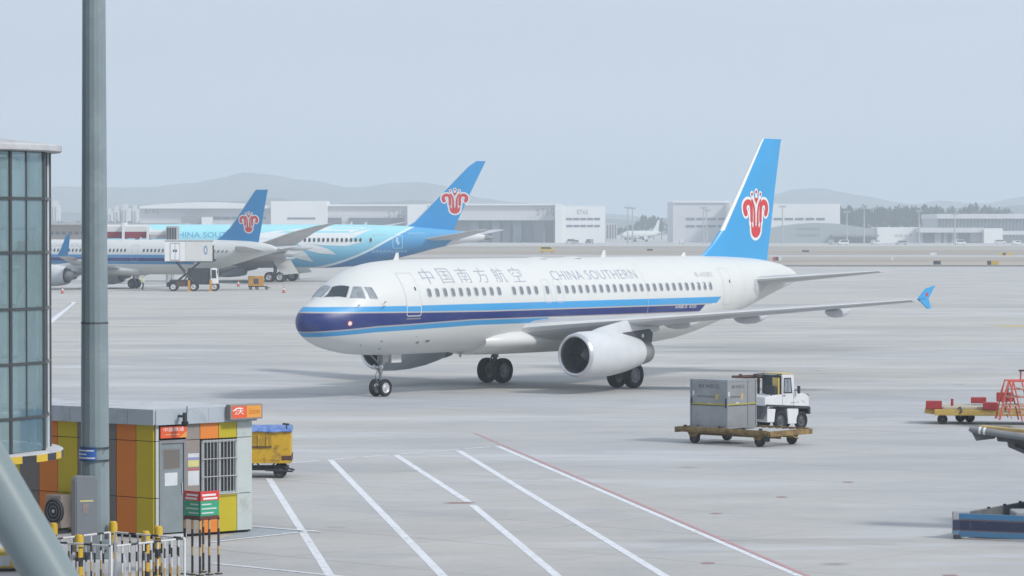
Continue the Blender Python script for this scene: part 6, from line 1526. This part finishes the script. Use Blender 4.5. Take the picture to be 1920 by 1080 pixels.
# red maintenance steps
sd = 116.0; sx0 = X(1872, sd); st_ = thing('maintenance_steps', 'red tubular maintenance steps standing by the yellow trailer', 'steps', (sx0, sd, 0), R(0))
Q = lambda px, py: ((px-1872)/FPX*sd, Z(py, sd))
def rt(nm, p, q_, y, r=.028): a = Q(*p); b2 = Q(*q_); m = MB(); m.tube((a[0], y, a[1]), (b2[0], y, b2[1]), r, n=8); return m.build(nm, M['red_tube'], st_, smooth=40)
for y in (0, .9):
    rt('post', (1874, 788), (1892, 714), y); rt('post', (1893, 775), (1900, 716), y); rt('post', (1918, 790), (1901, 716), y); rt('post', (1940, 790), (1924, 716), y)
    rt('brace', (1877, 788), (1883, 742), y, .015); rt('brace', (1882, 744), (1898, 786), y, .015); rt('brace', (1884, 738), (1892, 714), y, .015)
    rt('rail', (1891, 715), (1945, 715), y); rt('rail', (1897, 730), (1945, 730), y, .014); rt('rail', (1893, 745), (1945, 745), y, .014); rt('rail', (1884, 762), (1945, 762), y, .014)
for (px, py) in ((1896, 730), (1893, 745), (1888, 760), (1882, 775), (1910, 730), (1908, 745), (1912, 760), (1915, 775)):
    a = Q(px, py); m = MB(); m.box(a[0], a[0]+.35, 0, .9, a[1]-.02, a[1]+.02); m.build('tread', M['bed_pale'], st_)
rt('mast', (1916, 715), (1916, 697), .2, .03); a = Q(1916, 697); m = MB(); m.box(a[0]-.06, a[0]+.3, .1, .3, a[1], a[1]+.06); m.build('mast_head', M['rust'], st_)
# cargo loader: blue chassis on the ground, raised platform
ld_ = 74.6; lx = X(1790, ld_)
lo = thing('cargo_loader', 'cargo loader with a blue striped chassis and raised grey platform cut by the right edge', 'loader', (lx, ld_, 0), 0)
LX = lambda px, d: X(px, d) - lx
def loader_mat():
    b = NB('loader blue stripes'); b.obj(); z = b.z; g = b.noise(5, 6, .7)
    c = b.mixc(b.step(z, .20, .01), (.07, .20, .36), (.025, .035, .085)); c = b.mixc(b.step(z, .47, .012), c, (.06, .20, .38)); c = b.mixc(b.m('MULTIPLY', b.m('SUBTRACT', b.step(z, .44, .006), b.step(z, .47, .006)), 1.0), c, (.14, .11, .12))
    c = b.mixc(b.m('MULTIPLY', b.m('SUBTRACT', b.step(z, .19, .006), b.step(z, .215, .006)), 1.0), c, (.16, .11, .12)); c = b.mixc(b.lin(g, .55, .75, 0.0, .7), c, (.16, .17, .18)); return b.out(c, .5)
M['dolly_deck'] = simple('worn yellow deck', (.46, .31, .09), .7, var=.3, scale=4, grime=(.36, .36, .36), gs=5); M['loader_blue'] = loader_mat(); M['loader_grey'] = simple('loader grey', (.15, .155, .155), .6, var=.25, scale=3); M['loader_pale'] = simple('loader worn aluminium', (.36, .37, .38), .5, .2, var=.2, scale=4)
p0 = Vector((0, 0, 0)); p1 = Vector((3.6, -1.85, 0)); nrm = Vector((-p1.y, p1.x, 0)).normalized()
def wallbox(name, a, b2, z0a, z1a, z0b, z1b, th, mat):
    d = (b2-a).normalized(); n_ = Vector((-d.y, d.x, 0))*th; vs = [(a.x, a.y, z0a), (b2.x, b2.y, z0b), (b2.x+n_.x, b2.y+n_.y, z0b), (a.x+n_.x, a.y+n_.y, z0a), (a.x, a.y, z1a), (b2.x, b2.y, z1b), (b2.x+n_.x, b2.y+n_.y, z1b), (a.x+n_.x, a.y+n_.y, z1a)]
    m = MB(); m.add(vs, [(3, 2, 1, 0), (4, 5, 6, 7), (0, 1, 5, 4), (1, 2, 6, 5), (2, 3, 7, 6), (3, 0, 4, 7)]); return m.build(name, M[mat], lo, bevel=.01)
wallbox('near_wall', Vector((.02, -.02, 0)), Vector((3.6, -1.7, 0)), .06, .60, .04, .60, .06, 'loader_blue')
m = MB(); m.box(-.03, .36, -.06, .14, .10, .64); m.build('corner_block', M['loader_pale'], lo, bevel=.02)
m = MB(); m.box(-.035, .30, -.07, -.055, .14, .46); m.build('corner_plate', M['loader_blue'], lo)
m = MB(); m.box(-.01, .16, -.08, .1, .0, .10); m.build('ground_pad', M['frame_dark'], lo, bevel=.02)
wallbox('far_wall', Vector((.30, .12, 0)), Vector((3.6, 5.4, 0)), .10, .60, .10, .60, .10, 'loader_grey')
wallbox('deck_plate', Vector((.5, .05, 0)), Vector((3.6, -.8, 0)), .14, .17, .14, .17, 3.0, 'loader_grey')
m = MB(); m.box(1.45, 2.2, .1, 1.0, .17, .62); m.build('pump_box', M['loader_pale'], lo, bevel=.04)
for k in range(3):
    m = MB(); m.tube((1.0+.5*k, 1.27+.8*k, .60), (1.0+.5*k, 1.27+.8*k, .64), .04, n=10); m.build('cap', M['frame_dark'], lo)
for x in (1.6, 3.2): add_wheel(lo, x, 1.2 if x < 2 else 2.2, .22, .2, 'frame_dark')
pd_ = 76.5; PX = lambda px: X(px, pd_) - lx; PZ = lambda py: Z(py, pd_); yb = pd_-ld_
m = MB(); m.tube((PX(1822), yb, PZ(805)), (PX(1990), yb-.9, PZ(828)), .085, n=20); m.build('bumper_roller', M['grey_mid'], lo, smooth=40)
for px in (1838, 1846):
    a = PX(px); u_ = (px-1822)/168; q0 = Vector((PX(1822), yb, PZ(805))).lerp(Vector((PX(1990), yb-.9, PZ(828))), u_-.012); q1 = Vector((PX(1822), yb, PZ(805))).lerp(Vector((PX(1990), yb-.9, PZ(828))), u_+.012); m = MB(); m.tube(q0, q1, .091, n=20); m.build('bumper_band', M['em_white'], lo, smooth=40)
m = MB(); m.tube((PX(1818), yb, PZ(804)), (PX(1822), yb, PZ(805)), .06, n=14); m.build('roller_cap', M['loader_pale'], lo, smooth=40)
m = MB(); a, b2 = (PX(1834), PZ(799)), (PX(1990), PZ(808)); m.add([(a[0], yb-.02, a[1]), (b2[0], yb-.9, b2[1]), (b2[0], yb+.2, b2[1]-.05), (a[0]+.25, yb+.75, a[1]-.02), (a[0], yb-.02, a[1]-.06), (b2[0], yb-.9, b2[1]-.10), (b2[0], yb+.2, b2[1]-.15), (a[0]+.25, yb+.75, a[1]-.10)], [(0, 1, 2, 3), (7, 6, 5, 4), (0, 4, 5, 1), (1, 5, 6, 2), (2, 6, 7, 3), (3, 7, 4, 0)]); m.build('platform_deck', M['dolly_deck'], lo)
m = MB(); pr_(m, [(PX(1824), PZ(812)), (PX(1872), PZ(814)), (PX(1866), PZ(823)), (PX(1832), PZ(827))], yb+.02, yb+.10); m.build('rubber_apron', M['loader_grey'], lo)
m = MB(); pr_(m, [(PX(1868), PZ(816)), (PX(1990), PZ(836)), (PX(1990), PZ(890)), (PX(1925), PZ(853)), (PX(1892), PZ(839)), (PX(1890), PZ(829)), (PX(1872), PZ(828))], yb-.05, yb+.08); m.build('support_arm', M['loader_grey'], lo, bevel=.012)
m = MB(); pr_(m, [(PX(1904), PZ(832)), (PX(1935), PZ(842)), (PX(1935), PZ(848)), (PX(1904), PZ(838))], yb-.09, yb-.05); m.build('arm_slot', M['frame_dark'], lo)
m = MB(); m.box(PX(1990)-.1, PX(1990)+1.4, yb-.9, yb+1.9, .15, PZ(808)-.1); m.build('lift_body', M['loader_blue'], lo, bevel=.03)
